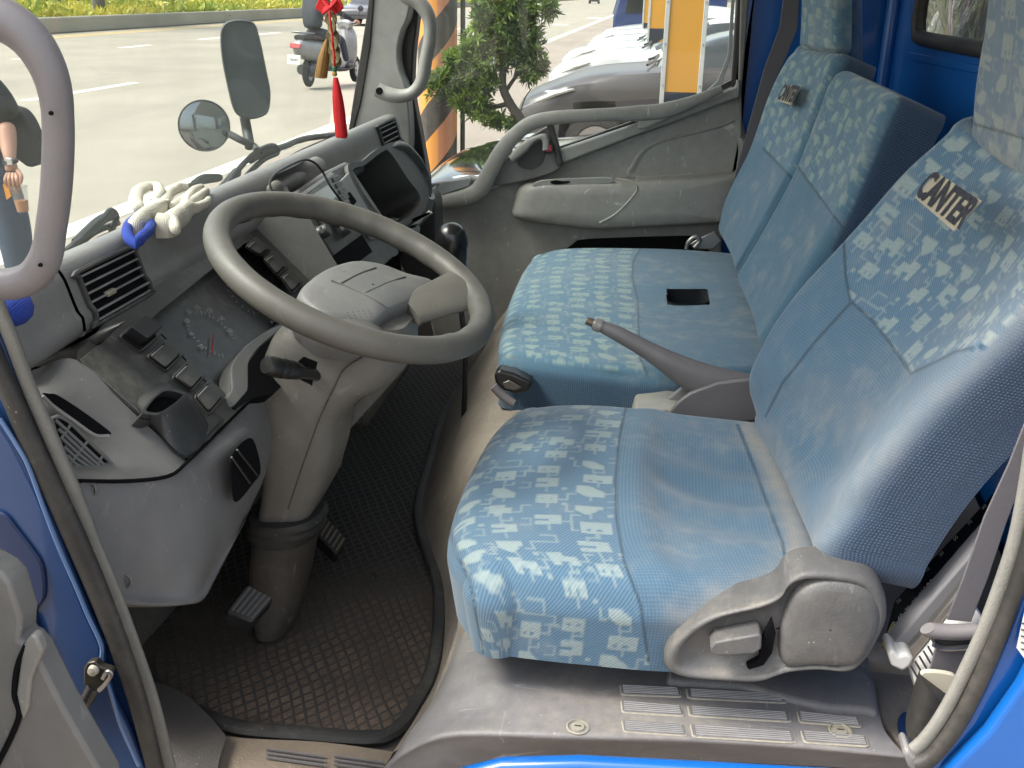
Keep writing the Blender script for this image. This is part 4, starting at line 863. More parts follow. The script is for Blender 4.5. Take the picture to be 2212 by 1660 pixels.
slab('back_rise',QL([(1440,1420),(1870,1440),(1890,1470),(1900,1540),(1870,1532),(1790,1528),(1700,1508),(1600,1480),(1440,1470)],z=.912),(0,0,-.03),GREYD,st,bev=.008,seg=4)
# rear floor behind the driver seat
slab('rear_floor',QL([(1840,1440),(1960,1300),(2110,1330),(2130,1500),(1990,1640),(1965,1630),(1905,1560),(1890,1480)],z=.885),(0,0,-.02),CARPET,cab,bev=.003)
slab('floor_hole',cr(QL([(1938,1570),(1945,1545),(1962,1540),(1985,1560),(1975,1600),(1950,1600)],z=.8865),30,True),(0,0,.001),BLUEPD,cab,bev=0)
box('under_seat',(.165,2.13,.83),(.81,1.76,.18),CARPET,cab,bev=.02)
# ---- rear wall with window
RX=.60
ww=QL([(1937,-120),(1936,70),(1948,88),(2120,117),(2700,213),(2900,210),(2900,-600),(2000,-300)],x=RX)
y0w,y1w=.92,3.03
mk('rear_wall',[(RX,y0w,FZ),(RX,y1w,FZ),(RX,y1w,1.655),(RX,y0w,1.655),(RX,y0w,2.12),(RX,y1w,2.12),(RX,2.72,1.655),(RX,2.72,2.12)],[(0,1,2,6,3),(6,2,5,7)],BLUEP,cab,smooth=False)
slab('wall_pressing',QL([(1960,112),(2140,145),(2140,165),(1965,130)],x=RX-.002),(-.004,0,0),BLUEP,cab,bev=.003)
wn=mk('rear_window',[(RX+.01,y0w,1.66),(RX+.01,2.72,1.66),(RX+.01,2.72,2.1),(RX+.01,y0w,2.1)],[(0,1,2,3)],glass('rear_glass',(.8,.82,.8),.06,.2),cab)
tube('frame',[np.array(p) for p in ((RX-.003,1.0,1.665),(RX-.003,2.0,1.665),(RX-.003,2.62,1.665),(RX-.003,2.695,1.68),(RX-.003,2.715,1.74),(RX-.003,2.715,2.08))],.017,RUBBER,wn,n=90,seg=10)
# far side wall behind the door
mk('side_wall',[(.17,3.03,.9),(.66,3.03,.9),(.66,3.03,2.12),(.235,3.03,2.12)],[(0,1,2,3)],BLUEP,cab)
cnr=Q(1872,100,y=3.0)[0]
slab('corner_pillar',QL([(1608,-60),(1640,-60),(1612,120),(1600,300),(1588,420),(1572,400),(1600,250)],y=3.0),(0,.02,0),BLUEP,cab,bev=.006)
tube('corner_bead',[(RX-.01,2.98,.9),(RX-.01,2.98,2.1)],.02,BLUEP,cab,n=8)
# roof and windshield
slab('roof',[(-.80,.90,2.12),(.66,.90,2.12),(.66,3.03,2.12),(-.80,3.03,2.12)],(0,0,.04),WHITE,cab,bev=.01)
ws=slab('windshield',[(-.965,.90,1.27),(-.965,2.98,1.27),(-.80,2.96,2.12),(-.80,.92,2.12)],(-.006,0,0),GLASSM,cab,bev=0)
# ---- near door opening: seal strips, blue frame
def strip(name,ctr,y,wpx,th,mt,par,bev=.003):
    C=cr([(a,b,0) for a,b in ctr],40)[:,:2]; T=np.gradient(C,axis=0); T/=np.linalg.norm(T,axis=1)[:,None]; Nn=np.stack([-T[:,1],T[:,0]],1); w_=np.interp(np.linspace(0,1,40),np.linspace(0,1,len(wpx)),wpx)[:,None]/2
    A=C+Nn*w_; B=C-Nn*w_; V=[];F=[]
    for i in range(40):
        a=Q(*A[i],y=y); b=Q(*B[i],y=y); m_=(a+b)/2; h=(a-b)/2
        for t in np.linspace(0,2*np.pi,12,endpoint=False): V.append(m_+h*math.copysign(abs(math.cos(t))**.7,math.cos(t))+np.array([0,th,0])*math.copysign(abs(math.sin(t))**.7,math.sin(t)))
    return mk(name,V,gridf(40,12,False,True)+[tuple(range(12)),tuple(range(39*12,40*12))],mt,par,sang=60)
fm=thing('door_frame','blue painted door opening post beside the dashboard with grey seal and hinge','door frame',Q(150,1300,y=.84))
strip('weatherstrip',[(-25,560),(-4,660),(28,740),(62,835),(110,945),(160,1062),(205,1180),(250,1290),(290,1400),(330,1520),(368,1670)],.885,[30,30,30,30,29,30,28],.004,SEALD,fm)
strip('rubber_lip',[(-60,660),(-20,760),(22,850),(70,962),(128,1085),(178,1195),(222,1300),(262,1405),(300,1520),(338,1670)],.878,[34,36,40,44,40,36,32],.008,RUBBER,fm)
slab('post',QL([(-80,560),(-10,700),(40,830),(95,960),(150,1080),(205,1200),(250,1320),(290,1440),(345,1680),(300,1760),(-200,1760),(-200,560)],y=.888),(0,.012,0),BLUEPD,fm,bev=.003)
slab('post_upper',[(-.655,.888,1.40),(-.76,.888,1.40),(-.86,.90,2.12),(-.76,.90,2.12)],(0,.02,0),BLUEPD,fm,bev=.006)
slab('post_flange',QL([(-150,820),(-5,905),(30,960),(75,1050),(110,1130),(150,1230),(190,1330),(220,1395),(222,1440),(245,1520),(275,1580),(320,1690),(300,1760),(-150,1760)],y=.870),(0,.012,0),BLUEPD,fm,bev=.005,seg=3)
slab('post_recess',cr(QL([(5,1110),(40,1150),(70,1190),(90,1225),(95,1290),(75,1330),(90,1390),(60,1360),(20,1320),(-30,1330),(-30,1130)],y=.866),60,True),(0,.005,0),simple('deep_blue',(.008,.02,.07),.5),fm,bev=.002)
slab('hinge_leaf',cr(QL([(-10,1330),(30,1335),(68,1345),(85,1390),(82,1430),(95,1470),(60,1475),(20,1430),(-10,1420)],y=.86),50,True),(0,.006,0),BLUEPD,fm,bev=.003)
ck=slab('check_strap',QL([(180,1445),(188,1432),(205,1430),(215,1442),(240,1450),(242,1456),(228,1470),(215,1492),(196,1496),(180,1478)],y=.855),(0,.01,0),simple('greasy_steel',(.05,.045,.035),.35,.5),fm,bev=.003)
lathe('check_bolt',[(0,.006),(.005,.005),(.006,0)],Q(203,1447,y=.853),(0,-1,0),BOLT,ck)
tube('check_arm',QL([(205,1480),(185,1515),(160,1545)],y=.86),.008,BLACKP,ck)
tube('check_loop',QL([(214,1492),(226,1480),(240,1458),(232,1452),(222,1466)],y=.852),.0025,STEEL,ck,seg=8)
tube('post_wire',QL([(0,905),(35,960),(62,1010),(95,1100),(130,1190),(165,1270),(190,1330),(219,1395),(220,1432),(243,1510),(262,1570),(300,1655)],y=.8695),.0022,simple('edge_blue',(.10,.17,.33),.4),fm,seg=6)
# grey lining of the open door, nearest the camera
dl=thing('driver_door','grey plastic lining of the open driver door in the bottom left corner','door',Q(80,1500,y=.72))
slab('door_lining',QL([(-160,1150),(0,1238),(22,1262),(45,1340),(42,1385),(60,1395),(80,1420),(96,1452),(135,1530),(175,1600),(228,1690),(240,1800),(-160,1800)],y=.74),(0,.03,0),plastic('door_lining_grey',(.15,.147,.14),.5,.1,dust=.25),dl,bev=.006,seg=3)
tube('lining_groove',QL([(58,1392),(38,1440),(32,1500),(42,1540),(25,1590),(-10,1660)],y=.738),.003,BLACKM,dl,seg=8)
slab('lining_rim',QL([(50,1392),(66,1372),(78,1376),(92,1410),(82,1430),(66,1470),(60,1530),(48,1560),(34,1500),(42,1440)],y=.735),(0,.012,0),plastic('lining_rim_grey',(.2,.195,.18),.45,.1),dl,bev=.004)
slab('door_body',[(-.60,.80,.70),(-.78,-.25,.70),(-.78,-.25,1.36),(-.60,.80,1.36)],(-.06,-.01,0),bpy.data.materials['door_lining_grey'],dl,bev=.01)
slab('door_window_frame',[(-.61,.80,1.36),(-.63,.72,1.36),(-.63,.66,2.05),(-.61,.74,2.05)],(-.04,0,0),BLACKP,dl,bev=.004)
# big pull handle on the near pillar
gh=thing('grab_handle','thick violet grey grab handle filling the upper left corner','grab handle',Q(95,400,y=.80))
tube('handle_bar',QL([(-120,5),(-40,26),(10,44),(62,82),(100,140),(120,205),(126,290),(122,400),(111,490),(99,555),(72,596),(35,612),(0,614),(-80,608)],y=.80),[.017]*3+[.0155,.0138]+[.0125]*5+[.0138]*4,GREYP,gh,n=110,seg=22,flat=1.0)
for x,y in ((110,245),(87,573)): lathe('handle_screw',[(0,.001),(.0016,.001),(.0018,-.001)],Q(x,y,y=.783),(0,-1,.1),BLACKM,gh)
box('near_pillar',(-.70,.90,1.75),(.05,.03,.8),GREYP,cab,rot=Matrix.Rotation(.1,3,'Y'),bev=.01) if False else None
# right side: seal, blue post, sill
rf=thing('rear_door_frame','bright blue rear post and sill with grey and black seal in the lower right corner','door frame',Q(2100,1500,y=.86))
strip('weatherstrip',[(2262,800),(2235,930),(2216,1050),(2192,1170),(2160,1270),(2122,1370),(2085,1450),(2050,1520),(2018,1572),(1985,1612),(1955,1632)],.885,[34,34,32,32,30,28,28],.005,SEALG,rf)
strip('rubber_lip',[(2300,820),(2268,950),(2245,1070),(2222,1180),(2188,1290),(2150,1390),(2112,1478),(2078,1545),(2042,1600),(2005,1640),(1975,1652)],.878,[34,34,34,34,34,34,30],.008,RUBBER,rf)
slab('post',QL([(2330,700),(2290,900),(2262,1080),(2235,1190),(2205,1290),(2165,1395),(2125,1488),(2088,1560),(2050,1612),(2010,1660),(1960,1690),(1500,1664),(1250,1651),(1080,1655),(980,1680),(960,1800),(2500,1800),(2500,700)],y=.885),(0,.02,0),BLUEP,rf,bev=.008,seg=4)
slab('post_face',QL([(2430,1130),(2330,1240),(2260,1360),(2200,1480),(2130,1580),(2040,1670),(1990,1800),(2500,1800),(2500,1130)],y=.868),(0,.016,0),BLUEP,rf,bev=.010,seg=4)
slab('post_upper',[(.385,.885,1.40),(.66,.885,1.40),(.66,.885,2.12),(.44,.885,2.12)],(0,.02,0),BLUEP,rf,bev=.008)
tube('weatherstrip_upper',[(.372,.885,1.40),(.40,.885,1.75),(.44,.885,2.1)],.008,SEALG,rf)
stk=slab('warning_sticker',QL([(2196,1400),(2214,1320),(2290,1340),(2290,1480),(2225,1440)],y=.864),(0,.001,0),WHITE,rf,bev=0)
for k in range(5): slab('sticker_line',QL([(2206,1345+k*14),(2290,1368+k*14),(2290,1371+k*14),(2206,1348+k*14)],y=.8632),(0,.0004,0),DARKP,stk,bev=0)
slab('sill_corner',QL([(1950,1628),(1962,1618),(1990,1650),(1994,1668),(1965,1665)],y=.876),(0,.03,0),GREYD,rf,bev=.004)
# ================================================================ far pillar, handle, door
ap=thing('far_pillar','light grey windshield pillar trim on the passenger side','pillar',Q(840,150,y=2.95))
slab('pillar_trim',cr(QL([(808,-60),(800,20),(786,130),(768,220),(757,285),(790,275),(835,268),(862,300),(878,360),(886,300),(878,200),(862,150),(858,110),(866,70),(882,30),(890,-60)],y=2.90),120,True),(0,.09,0),GREYL,ap,bev=.012,seg=3)
slab('windshield_seal',QL([(800,-60),(795,10),(778,120),(757,250),(752,286),(762,286),(780,220),(800,100),(812,-60)],y=2.895),(0,.03,0),RUBBER,ap,bev=.003)
slab('inner_edge',cr(QL([(905,-40),(903,30),(893,120),(892,200),(908,290),(925,392),(918,405),(893,370),(880,310),(862,240),(862,180),(852,110),(868,40),(878,-40)],y=2.96),90,True),(0,.05,0),BLACKP,ap,bev=.008)
slab('lower_trim',QL([(872,300),(882,292),(892,330),(898,372),(884,366)],y=2.93),(0,.05,0),GREY,ap,bev=.006)
ah=thing('pillar_handle','light grey pull handle on the far windshield pillar','grab handle',Q(920,100,y=2.85))
tube('handle_bar',QL([(864,-20),(880,-6),(905,6),(926,38),(929,80),(920,130),(911,175),(893,200),(866,208),(838,204),(816,194)],y=2.86),[.022]*3+[.0195]*6+[.022]*2,GREYL,ah,n=80,seg=18,flat=.9)
lathe('handle_screw',[(0,.002),(.009,.002),(.010,-.002)],Q(819,197,y=2.838),(0,-1,.2),BLACKM,ah)
# --- passenger door
pd=thing('passenger_door','grey plastic passenger door lining with looped pull rail, latch and long arm rest','door',(-.2,3.0,1.1))
YD=3.0
slab('panel',QL([(925,455),(1010,428),(1090,395),(1180,362),(1300,318),(1450,262),(1590,205),(1604,205),(1604,300),(1592,400),(1560,520),(1560,900),(1000,1000),(930,700)],y=YD),(0,.05,0),DOORG,pd,bev=.008,seg=3)
slab('glass',QL([(925,395),(1040,372),(1180,330),(1590,175),(1600,-300),(905,-300)],y=YD+.035),(0,.004,0),GLASSD,pd,bev=0)
slab('window_rubber',QL([(1195,330),(1360,272),(1430,245),(1520,215),(1586,184),(1586,170),(1520,205),(1430,238),(1355,266),(1195,322)],y=YD+.01),(0,.02,0),BLACKP,pd,bev=.002)
slab('ledge',QL([(927,400),(1016,382),(1052,392),(1075,385),(1095,370),(1215,322),(1376,268),(1440,247),(1535,212),(1590,188),(1592,172),(1600,178),(1598,212),(1560,224),(1450,266),(1376,292),(1215,354),(1100,395),(1040,420),(985,436),(925,448)],y=YD-.028),(0,.04,0),DOORG,pd,bev=.008,seg=3)
tube('pull_rail',QL([(950,438),(1010,425),(1040,405),(1062,365),(1085,325),(1112,293),(1145,268),(1190,256),(1270,250),(1370,245),(1430,240),(1490,222),(1560,192)],y=YD-.045),[.019,.024,.025,.023,.021,.020,.019,.018,.018,.021,.021,.015,.011],DOORG,pd,n=110,seg=20,flat=.5,up=(0,1,0))
slab('rail_junction',QL([(1340,262),(1372,240),(1450,233),(1500,222),(1450,255),(1395,280),(1376,280),(1378,264)],y=YD-.045),(0,.05,0),DOORG,pd,bev=.008,seg=3)
slab('latch_base',cr(QL([(1058,386),(1078,362),(1100,335),(1140,300),(1180,275),(1192,274),(1200,300),(1212,360),(1160,385),(1070,402)],y=YD-.03),60,True),(0,.03,0),GREY,pd,bev=.004)
slab('latch_recess',cr(QL([(1118,350),(1140,330),(1155,312),(1176,300),(1182,315),(1172,350),(1150,366),(1125,362)],y=YD-.0325),40,True),(0,.004,0),plastic('recess_dark',(.05,.05,.05),.5,.1),pd,bev=.001)
blade('latch_lever',[(1100,338),(1120,315),(1145,298),(1176,289),(1186,300),(1188,322)],[(1108,350),(1135,330),(1152,310),(1165,302),(1172,308),(1172,325)],YD-.05,.010,GREYL,pd,n=40)
slab('lock_post',QL([(1180,270),(1194,266),(1203,300),(1216,355),(1204,362),(1192,310)],y=YD-.04),(0,.03,0),DARKP,pd,bev=.004)
slab('lock_slide',QL([(1172,312),(1194,309),(1197,330),(1176,333)],y=YD-.055),(0,.03,0),BLACKP,pd,bev=.002)
slab('lock_mark',QL([(1177,316),(1190,314),(1192,326),(1180,328)],y=YD-.0565),(0,.003,0),simple('lock_red',(.42,.02,.03),.5),pd,bev=0)
slab('corner_cap',QL([(945,404),(955,393),(1012,384),(1018,390),(1014,404),(950,424)],y=YD-.045),(0,.02,0),plastic('cap_bluegrey',(.30,.31,.31),.4,.1),pd,bev=.004)
# arm rest bulge
def lens(name,pts,y,rings,mt,par,n=80):
    C=cr(QL(pts,y=y),n,True); c=C.mean(0); R=[]
    for s,d in rings: X=c+(C-c)*s; X[:,1]-=d; R.append(X)
    return mk(name,np.vstack(R),gridf(len(rings),n,False,True)+[tuple(range((len(rings)-1)*n,len(rings)*n))],mt,par,sang=180)
lens('arm_rest',[(1104,462),(1108,440),(1118,408),(1140,392),(1200,388),(1380,384),(1560,374),(1620,374),(1620,470),(1560,478),(1400,486),(1290,490),(1200,482),(1130,472)],YD,[(1.02,-.01),(1.0,0),(.985,.02),(.96,.038),(.90,.052),(.8,.058),(.4,.06)],DOORG,pd,n=120)
slab('rest_groove',cr(QL([(1150,402),(1170,390),(1250,385),(1318,384),(1326,390),(1316,397),(1250,401),(1165,404)],y=YD-.053),50,True),(0,.006,0),GREYL,pd,bev=.002)
slab('rest_slot',cr(QL([(1188,394),(1200,390),(1215,392),(1230,392),(1228,396),(1200,399)],y=YD-.0545),30,True),(0,.003,0),BLACKM,pd,bev=0)
tube('rest_seam',QL([(1330,386),(1362,392),(1376,408),(1362,430),(1330,462),(1295,482)],y=YD-.060),.0022,simple('seam_pale',(.42,.41,.36),.6),pd,seg=8)
lens('panel_hollow',[(1360,385),(1368,350),(1385,325),(1420,305),(1480,290),(1560,270),(1600,262),(1600,378),(1480,382)],YD,[(1.03,-.004),(1.0,.003),(.97,.006),(.93,.004),(.85,-.001),(.5,-.001)],DOORG,pd,n=80)
slab('pocket_gap',cr(QL([(1238,528),(1260,519),(1340,515),(1480,511),(1500,514),(1516,530),(1516,560),(1230,560)],y=YD-.012),60,True),(0,.01,0),BLACKM,pd,bev=0)
slab('window_frame',QL([(1596,-80),(1612,-80),(1600,100),(1592,178),(1588,300),(1580,180)],y=YD+.0),(0,.04,0),BLACKP,pd,bev=.004)
slab('window_frame',QL([(1602,-80),(1622,-80),(1612,80),(1602,200),(1604,300),(1597,300),(1595,180)],y=YD-.01),(0,.02,0),SEALG,pd,bev=.004)
slab('quarter_edge',QL([(1585,-80),(1592,-80),(1580,120),(1560,180),(1520,212),(1516,206),(1550,175),(1572,120)],y=YD+.022),(0,.008,0),simple('glass_edge',(.35,.37,.36),.3),pd,bev=.001)
# ---- belts
b1=slab('seat_belt',QL([(1702,-80),(1728,-80),(1724,60),(1700,120),(1668,190),(1640,270),(1618,340),(1600,420),(1572,470),(1590,370),(1612,290),(1650,150),(1684,60)],y=2.86),(0,.004,0),BELT,None,bev=.001); tag(b1,'flat grey belt webbing hanging beside the far seat back','seat belt')
an=thing('belt_anchor','worn metal belt anchor and cable end at the far rear corner of the bench','anchor',Q(1520,530,y=2.88))
slab('anchor_plate',QL([(1490,528),(1510,515),(1545,500),(1560,520),(1540,540),(1500,540)],y=2.88),(0,.01,0),STEEL,an,bev=.003)
tube('anchor_hook',QL([(1482,538),(1488,522),(1502,512),(1512,520),(1500,535)],y=2.87),.006,STEEL,an)
b2=thing('near_seat_belt','dark belt webbing with plastic guide behind the driver seat','seat belt',Q(2050,1450,y=1.0))
slab('webbing',QL([(2235,860),(2180,1000),(2125,1120),(2080,1250),(2045,1340),(2098,1345),(2135,1250),(2175,1130),(2225,1000),(2260,900)],y=.99),(0,.003,0),BELT,b2,bev=.001)
tube('guide_bar',QL([(2004,1357),(2012,1362),(2060,1366),(2110,1364)],y=.975),.0085,GREYP,b2,seg=12)
slab('guide_slot',QL([(2012,1375),(2020,1368),(2098,1374),(2100,1396),(2030,1400),(2014,1392)],y=.985),(0,.01,0),DARKP,b2,bev=.004)
tube('guide_edge',QL([(2016,1392),(2040,1401),(2100,1398)],y=.982),.003,STEEL,b2,seg=8)
slab('webbing_lower',QL([(2020,1402),(2095,1398),(2070,1460),(2048,1505),(1995,1500)],y=.99),(0,.003,0),BELT,b2,bev=.001)
slab('cloth_scrap',cr(QL([(1992,1453),(2060,1458),(2062,1480),(2040,1505),(2015,1512),(1998,1490)],y=.975),30,True),(0,.006,0),simple('cream_cloth',(.5,.46,.36),.9,nz=.15),b2,bev=.002)
blade('retractor_sleeve',[(1988,1462),(1975,1500),(1960,1560),(1962,1600),(1975,1625)],[(2055,1512),(2040,1545),(2020,1575),(2000,1605),(1990,1625)],.97,.02,RUBBER,b2,n=30)
# set square, light box and paper tube stowed behind the seat
rl=thing('steel_square','black measuring square with white scale numbers wedged behind the seat','measuring square',Q(1950,1370,y=1.12))
ra,rb=Q(1913,1392,y=1.14),Q(2240,1020,y=1.16); rc_,rd_=Q(1950,1272,y=1.20),Q(2205,1000,y=1.22)
RP=plane3(Q(1913,1392,y=1.14),Q(2240,1020,y=1.16),Q(1935,1285,y=1.18)); rq=lambda x,y,o=0:Q(x,y,pl=(RP[0]+RP[1]*o,RP[1]))
slab('blade',[rq(1905,1400),rq(1932,1300),rq(1990,1235),(rq(2130,1085)),rq(2215,980),rq(2280,900),rq(2290,960),rq(2215,1062),rq(2080,1210),rq(1990,1310),rq(1925,1378)],-RP[1]*.002,simple('square_black',(.008,.008,.01),.25),rl,bev=0)
V=[];F=[]; A=np.array([1936,1371.]); B=np.array([2212,1066.])
for k in range(150):
    t=k/150; p=A*(1-t)+B*t; l=.11 if k%5 else .16; nrm=np.array([-.74,-.67])*70*l; d=(B-A)/np.linalg.norm(B-A)*.45; i=len(V)
    V+=[rq(*(p-d),.0006),rq(*(p+d),.0006),rq(*(p+d+nrm),.0006),rq(*(p-d+nrm),.0006)]; F.append((i,i+1,i+2,i+3))
mk('scale_ticks',V,F,INK,rl,smooth=False)
ed=rq(2212,1066)-rq(1936,1371); up_=np.cross(RP[1],ed)
nums=['50','60','70','80','90','100','10','20','30','40','50','60','70','80','90','200','10','20']
for k,t in enumerate(nums):
    f=(k+.5)/len(nums); p=A*(1-f)+B*f+np.array([-.74,-.67])*18; text('scale_number',t,.0085 if len(t)<3 else .012,rq(*p,.0007),ed,up_,INK,rl,depth=.0002)
    if k%2==0: p=A*(1-f)+B*f+np.array([-.74,-.67])*44; text('scale_number',t,.007,rq(*p,.0007),ed,up_,INKD,rl,depth=.0002)
slab('yellow_tag',[rq(1905,1392,.001),rq(1928,1345,.001),rq(1935,1372,.001),rq(1912,1405,.001)],RP[1]*.0008,simple('tag_yellow',(.25,.22,.05),.6),rl,bev=0)
lb=thing('light_tube_box','white and silver lamp batten with plastic end cap standing behind the seat','lamp batten',Q(1940,1440,y=1.08))
slab('batten',QL([(1922,1402),(1990,1320),(2090,1205),(2165,1120),(2160,1150),(2075,1265),(1975,1390),(1945,1425)],y=1.10),(0,.03,0),simple('satin_white',(.19,.19,.20),.35),lb,bev=.003)
slab('side_rail',QL([(1950,1420),(2060,1290),(2150,1160),(2165,1165),(2080,1290),(1972,1428)],y=1.09),(0,.02,0),STEEL,lb,bev=.002)
slab('end_cap',QL([(1918,1412),(1930,1405),(1942,1418),(1958,1412),(1975,1424),(1968,1440),(1950,1452),(1925,1440)],y=1.075),(0,.04,0),WHITE,lb,bev=.004)
pt=blade('paper_tube',[(1962,1430),(1975,1410),(2005,1375),(2080,1270)],[(1975,1485),(1995,1470),(2020,1440),(2120,1330)],1.10,.02,simple('paper',(.6,.6,.57),.8),None); tag(pt,'rolled white printed paper sheet behind the belt guide','paper roll')
for k in range(5):
    tube('print_line',QL([(1968+k*9,1440-k*11),(1975+k*9,1452-k*11),(1983+k*9,1466-k*11)],y=1.076),.0013,simple('print_ink',(.04,.04,.05),.7) if k==0 else bpy.data.materials['print_ink'],pt,seg=6,n=10)
# ================================================================ outside: ground, road, kerb, planting
def asphalt(name,col,sc=1,dirt=.25):
    m,nt,bs=mat(name); co=pos(nt); a=noi(nt,.35,6,.6,co); f=noi(nt,60,4,.7,co); g=noi(nt,6,5,.7,co); wv=noi(nt,1.2,4,.6,mapping(nt,co,(1,.06,1)))
    c=mixc(nt,ramp(nt,a,[(.3,0),(.7,1)]),tuple(v*.82 for v in col),tuple(v*1.2 for v in col))
    c=mixc(nt,mth(nt,'MULTIPLY',ramp(nt,f,[(.35,0),(.7,1)]),.35),c,tuple(v*1.7 for v in col))
    c=mixc(nt,mth(nt,'MULTIPLY',ramp(nt,wv,[(.5,0),(.75,1)]),dirt),c,tuple(v*.55 for v in col))
    lk(nt,c,bs.inputs['Base Color']); bs.inputs['Roughness'].default_value=.85; bump(nt,f,.4,.01,bs); return m
def sheet(name,x0,x1,y0,y1,z,m,n=1):
    return mk(name,[(x0,y0,z),(x1,y0,z),(x1,y1,z),(x0,y1,z)],[(0,1,2,3)],m)
ROADM=asphalt('road_asphalt',(.235,.21,.165)); YARD=asphalt('yard_concrete',(.23,.19,.155),dirt=.4)
o=sheet('ground',-900,900,-300,1500,-.004,simple('far_ground',(.06,.065,.04),.9,nz=.3,ns=.2)); tag(o,kind='structure')
o=sheet('road',-90,-4.1,-120,600,.0,ROADM); tag(o,kind='structure')
o=sheet('parking_yard',-4.1,30,-30,300,.0,YARD); tag(o,kind='structure')
PAINT=simple('road_paint',(.62,.60,.50),.7,nz=.2,ns=3); PAINTY=simple('road_paint_yellow',(.62,.42,.10),.7,nz=.3,ns=3)
def mark(name,label,x,w,y0,y1,m,cat='road marking',group=None,z=.004):
    o=sheet(name,x-w/2,x+w/2,y0,y1,z,m); tag(o,kind='structure'); return o
mark('edge_line','',-4.32,.24,-60,200,PAINT)
mark('yellow_line','',-20.0,.16,-60,320,PAINTY); mark('yellow_line','',-20.45,.16,-60,320,PAINTY)
def dash(px0,px1,w):
    a,b=Q(*px0,z=0),Q(*px1,z=0); mark('lane_dash','',(a[0]+b[0])/2,w,a[1],b[1],PAINT)
dash((54,219),(292,179),.20); dash((24,129),(70,126),.26); dash((255,104),(329,98),.26); dash((426,86),(500,80),.26); dash((535,77),(607,71),.3)
for y in (29,39,49,60): mark('lane_dash','',-9.76,.2,y,y+4,PAINT)
for (x,y,l) in ((-5.6,47,4),(-7.4,52,5),(-9.5,60,6),(-6,62,5),(-8.4,75,7),(-5.2,80,8)): mark('lane_dash','',x,1.0,y,y+l*.35,PAINT)
# median kerb
kb_=slab('median_kerb',[(-21.6,-80,0),(-21.6,400,0),(-21.6,400,.55),(-21.6,-80,.55)],(-.28,0,0),asphalt('kerb_concrete',(.26,.25,.20),dirt=.7),None,bev=.05); tag(kb_,'long weathered concrete kerb of the planted median across the road','kerb')
md=mk('median_soil',[(-21.85,-80,.45),(-27,-80,.45),(-27,400,.45),(-21.85,400,.45)],[(0,1,2,3)],simple('soil',(.09,.10,.03),.9,nz=.3,ns=1)); tag(md,kind='structure')
def leafmat(name,a,b,tr=.3):
    m,nt,bs=mat(name); at=N(nt,'VertexColor',layer_name='mask'); sp=N(nt,'SeparateColor'); lk(nt,at.outputs[0],sp.inputs[0])
    lk(nt,mixc(nt,sp.outputs[0],a,b),bs.inputs['Base Color']); bs.inputs['Roughness'].default_value=.5
    bs.inputs['Transmission Weight'].default_value=0; bs.inputs['Subsurface Weight'].default_value=0
    out=nt.nodes['Material Output']; t=N(nt,'BsdfTranslucent'); lk(nt,mixc(nt,sp.outputs[0],a,b),t.inputs[0]); mx=N(nt,'MixShader'); mx.inputs[0].default_value=tr; lk(nt,bs.outputs[0],mx.inputs[1]); lk(nt,t.outputs[0],mx.inputs[2]); lk(nt,mx.outputs[0],out.inputs[0]); return m
def leaves(name,cen,L,W,m,parent=None,shade=None,per=1,upb=.3):
    """narrow leaf blades: cen array of roots"""
    n=len(cen); d=rng.normal(size=(n,3)); d[:,2]+=upb; d/=np.linalg.norm(d,axis=1)[:,None]
    s=np.cross(d,rng.normal(size=(n,3))); s/=np.linalg.norm(s,axis=1)[:,None]
    l=L*rng.uniform(.6,1.2,n)[:,None]; w_=W*rng.uniform(.7,1.2,n)[:,None]/2; mid_=cen+d*l*.5; tip=cen+d*l-np.array([0,0,1])*l*.1
    V=np.stack([cen,mid_+s*w_,tip,mid_-s*w_],1).reshape(-1,3); F=np.arange(4*n).reshape(-1,4)
    c=np.repeat(shade if shade is not None else rng.uniform(0,1,n),4); col=np.stack([c,c,c],1)
    return mk(name,V,F,m,parent,smooth=False,col=col)
GRS=leafmat('yellow_green_leaf',(.20,.28,.03),(.60,.52,.07)); ns_=16000
yy=rng.uniform(18,150,ns_)**1.0; cx_=rng.uniform(-26.8,-22.0,ns_); hgt=.45+.5*np.maximum(0,np.sin(yy*.55)+np.sin(yy*1.3+cx_)*.6)*rng.uniform(.1,1,ns_)
pts=np.stack([cx_,yy,hgt],1); sh=np.clip(.5+.4*np.sin(yy*.33)+.25*rng.normal(size=ns_),0,1)
o=leaves('median_shrubs',pts,.55,.16,GRS,None,sh,upb=1.0); tag(o,kind='stuff')
tr_=thing('median_tree','grey tree trunk standing in the planted median','tree',Q(215,36,z=.45))
p=Q(215,33,x=-23.5); tube('trunk',[p-np.array([0,0,.8]),p+np.array([.02,0,.6]),p+np.array([-.1,.1,2.4]),p+np.array([0,.3,4.5])],[.30,.24,.21,.16],simple('bark',(.10,.095,.08),.9,nz=.4,ns=8),tr_)
cr_=p+np.array([0,.3,5.6])+rng.normal(size=(1500,3))*np.array([1.6,1.6,.9]); leaves('crown',cr_,.5,.2,leafmat('dull_leaf',(.03,.06,.012),(.09,.15,.03)),tr_)
# low green behind, far side
hb=np.stack([rng.uniform(-42,-34,5000),rng.uniform(20,260,5000),rng.uniform(.1,1.6,5000)],1); o=leaves('far_verge',hb,1.4,.5,leafmat('far_leaf',(.06,.10,.02),(.25,.28,.06)),None,upb=.6); tag(o,kind='stuff')
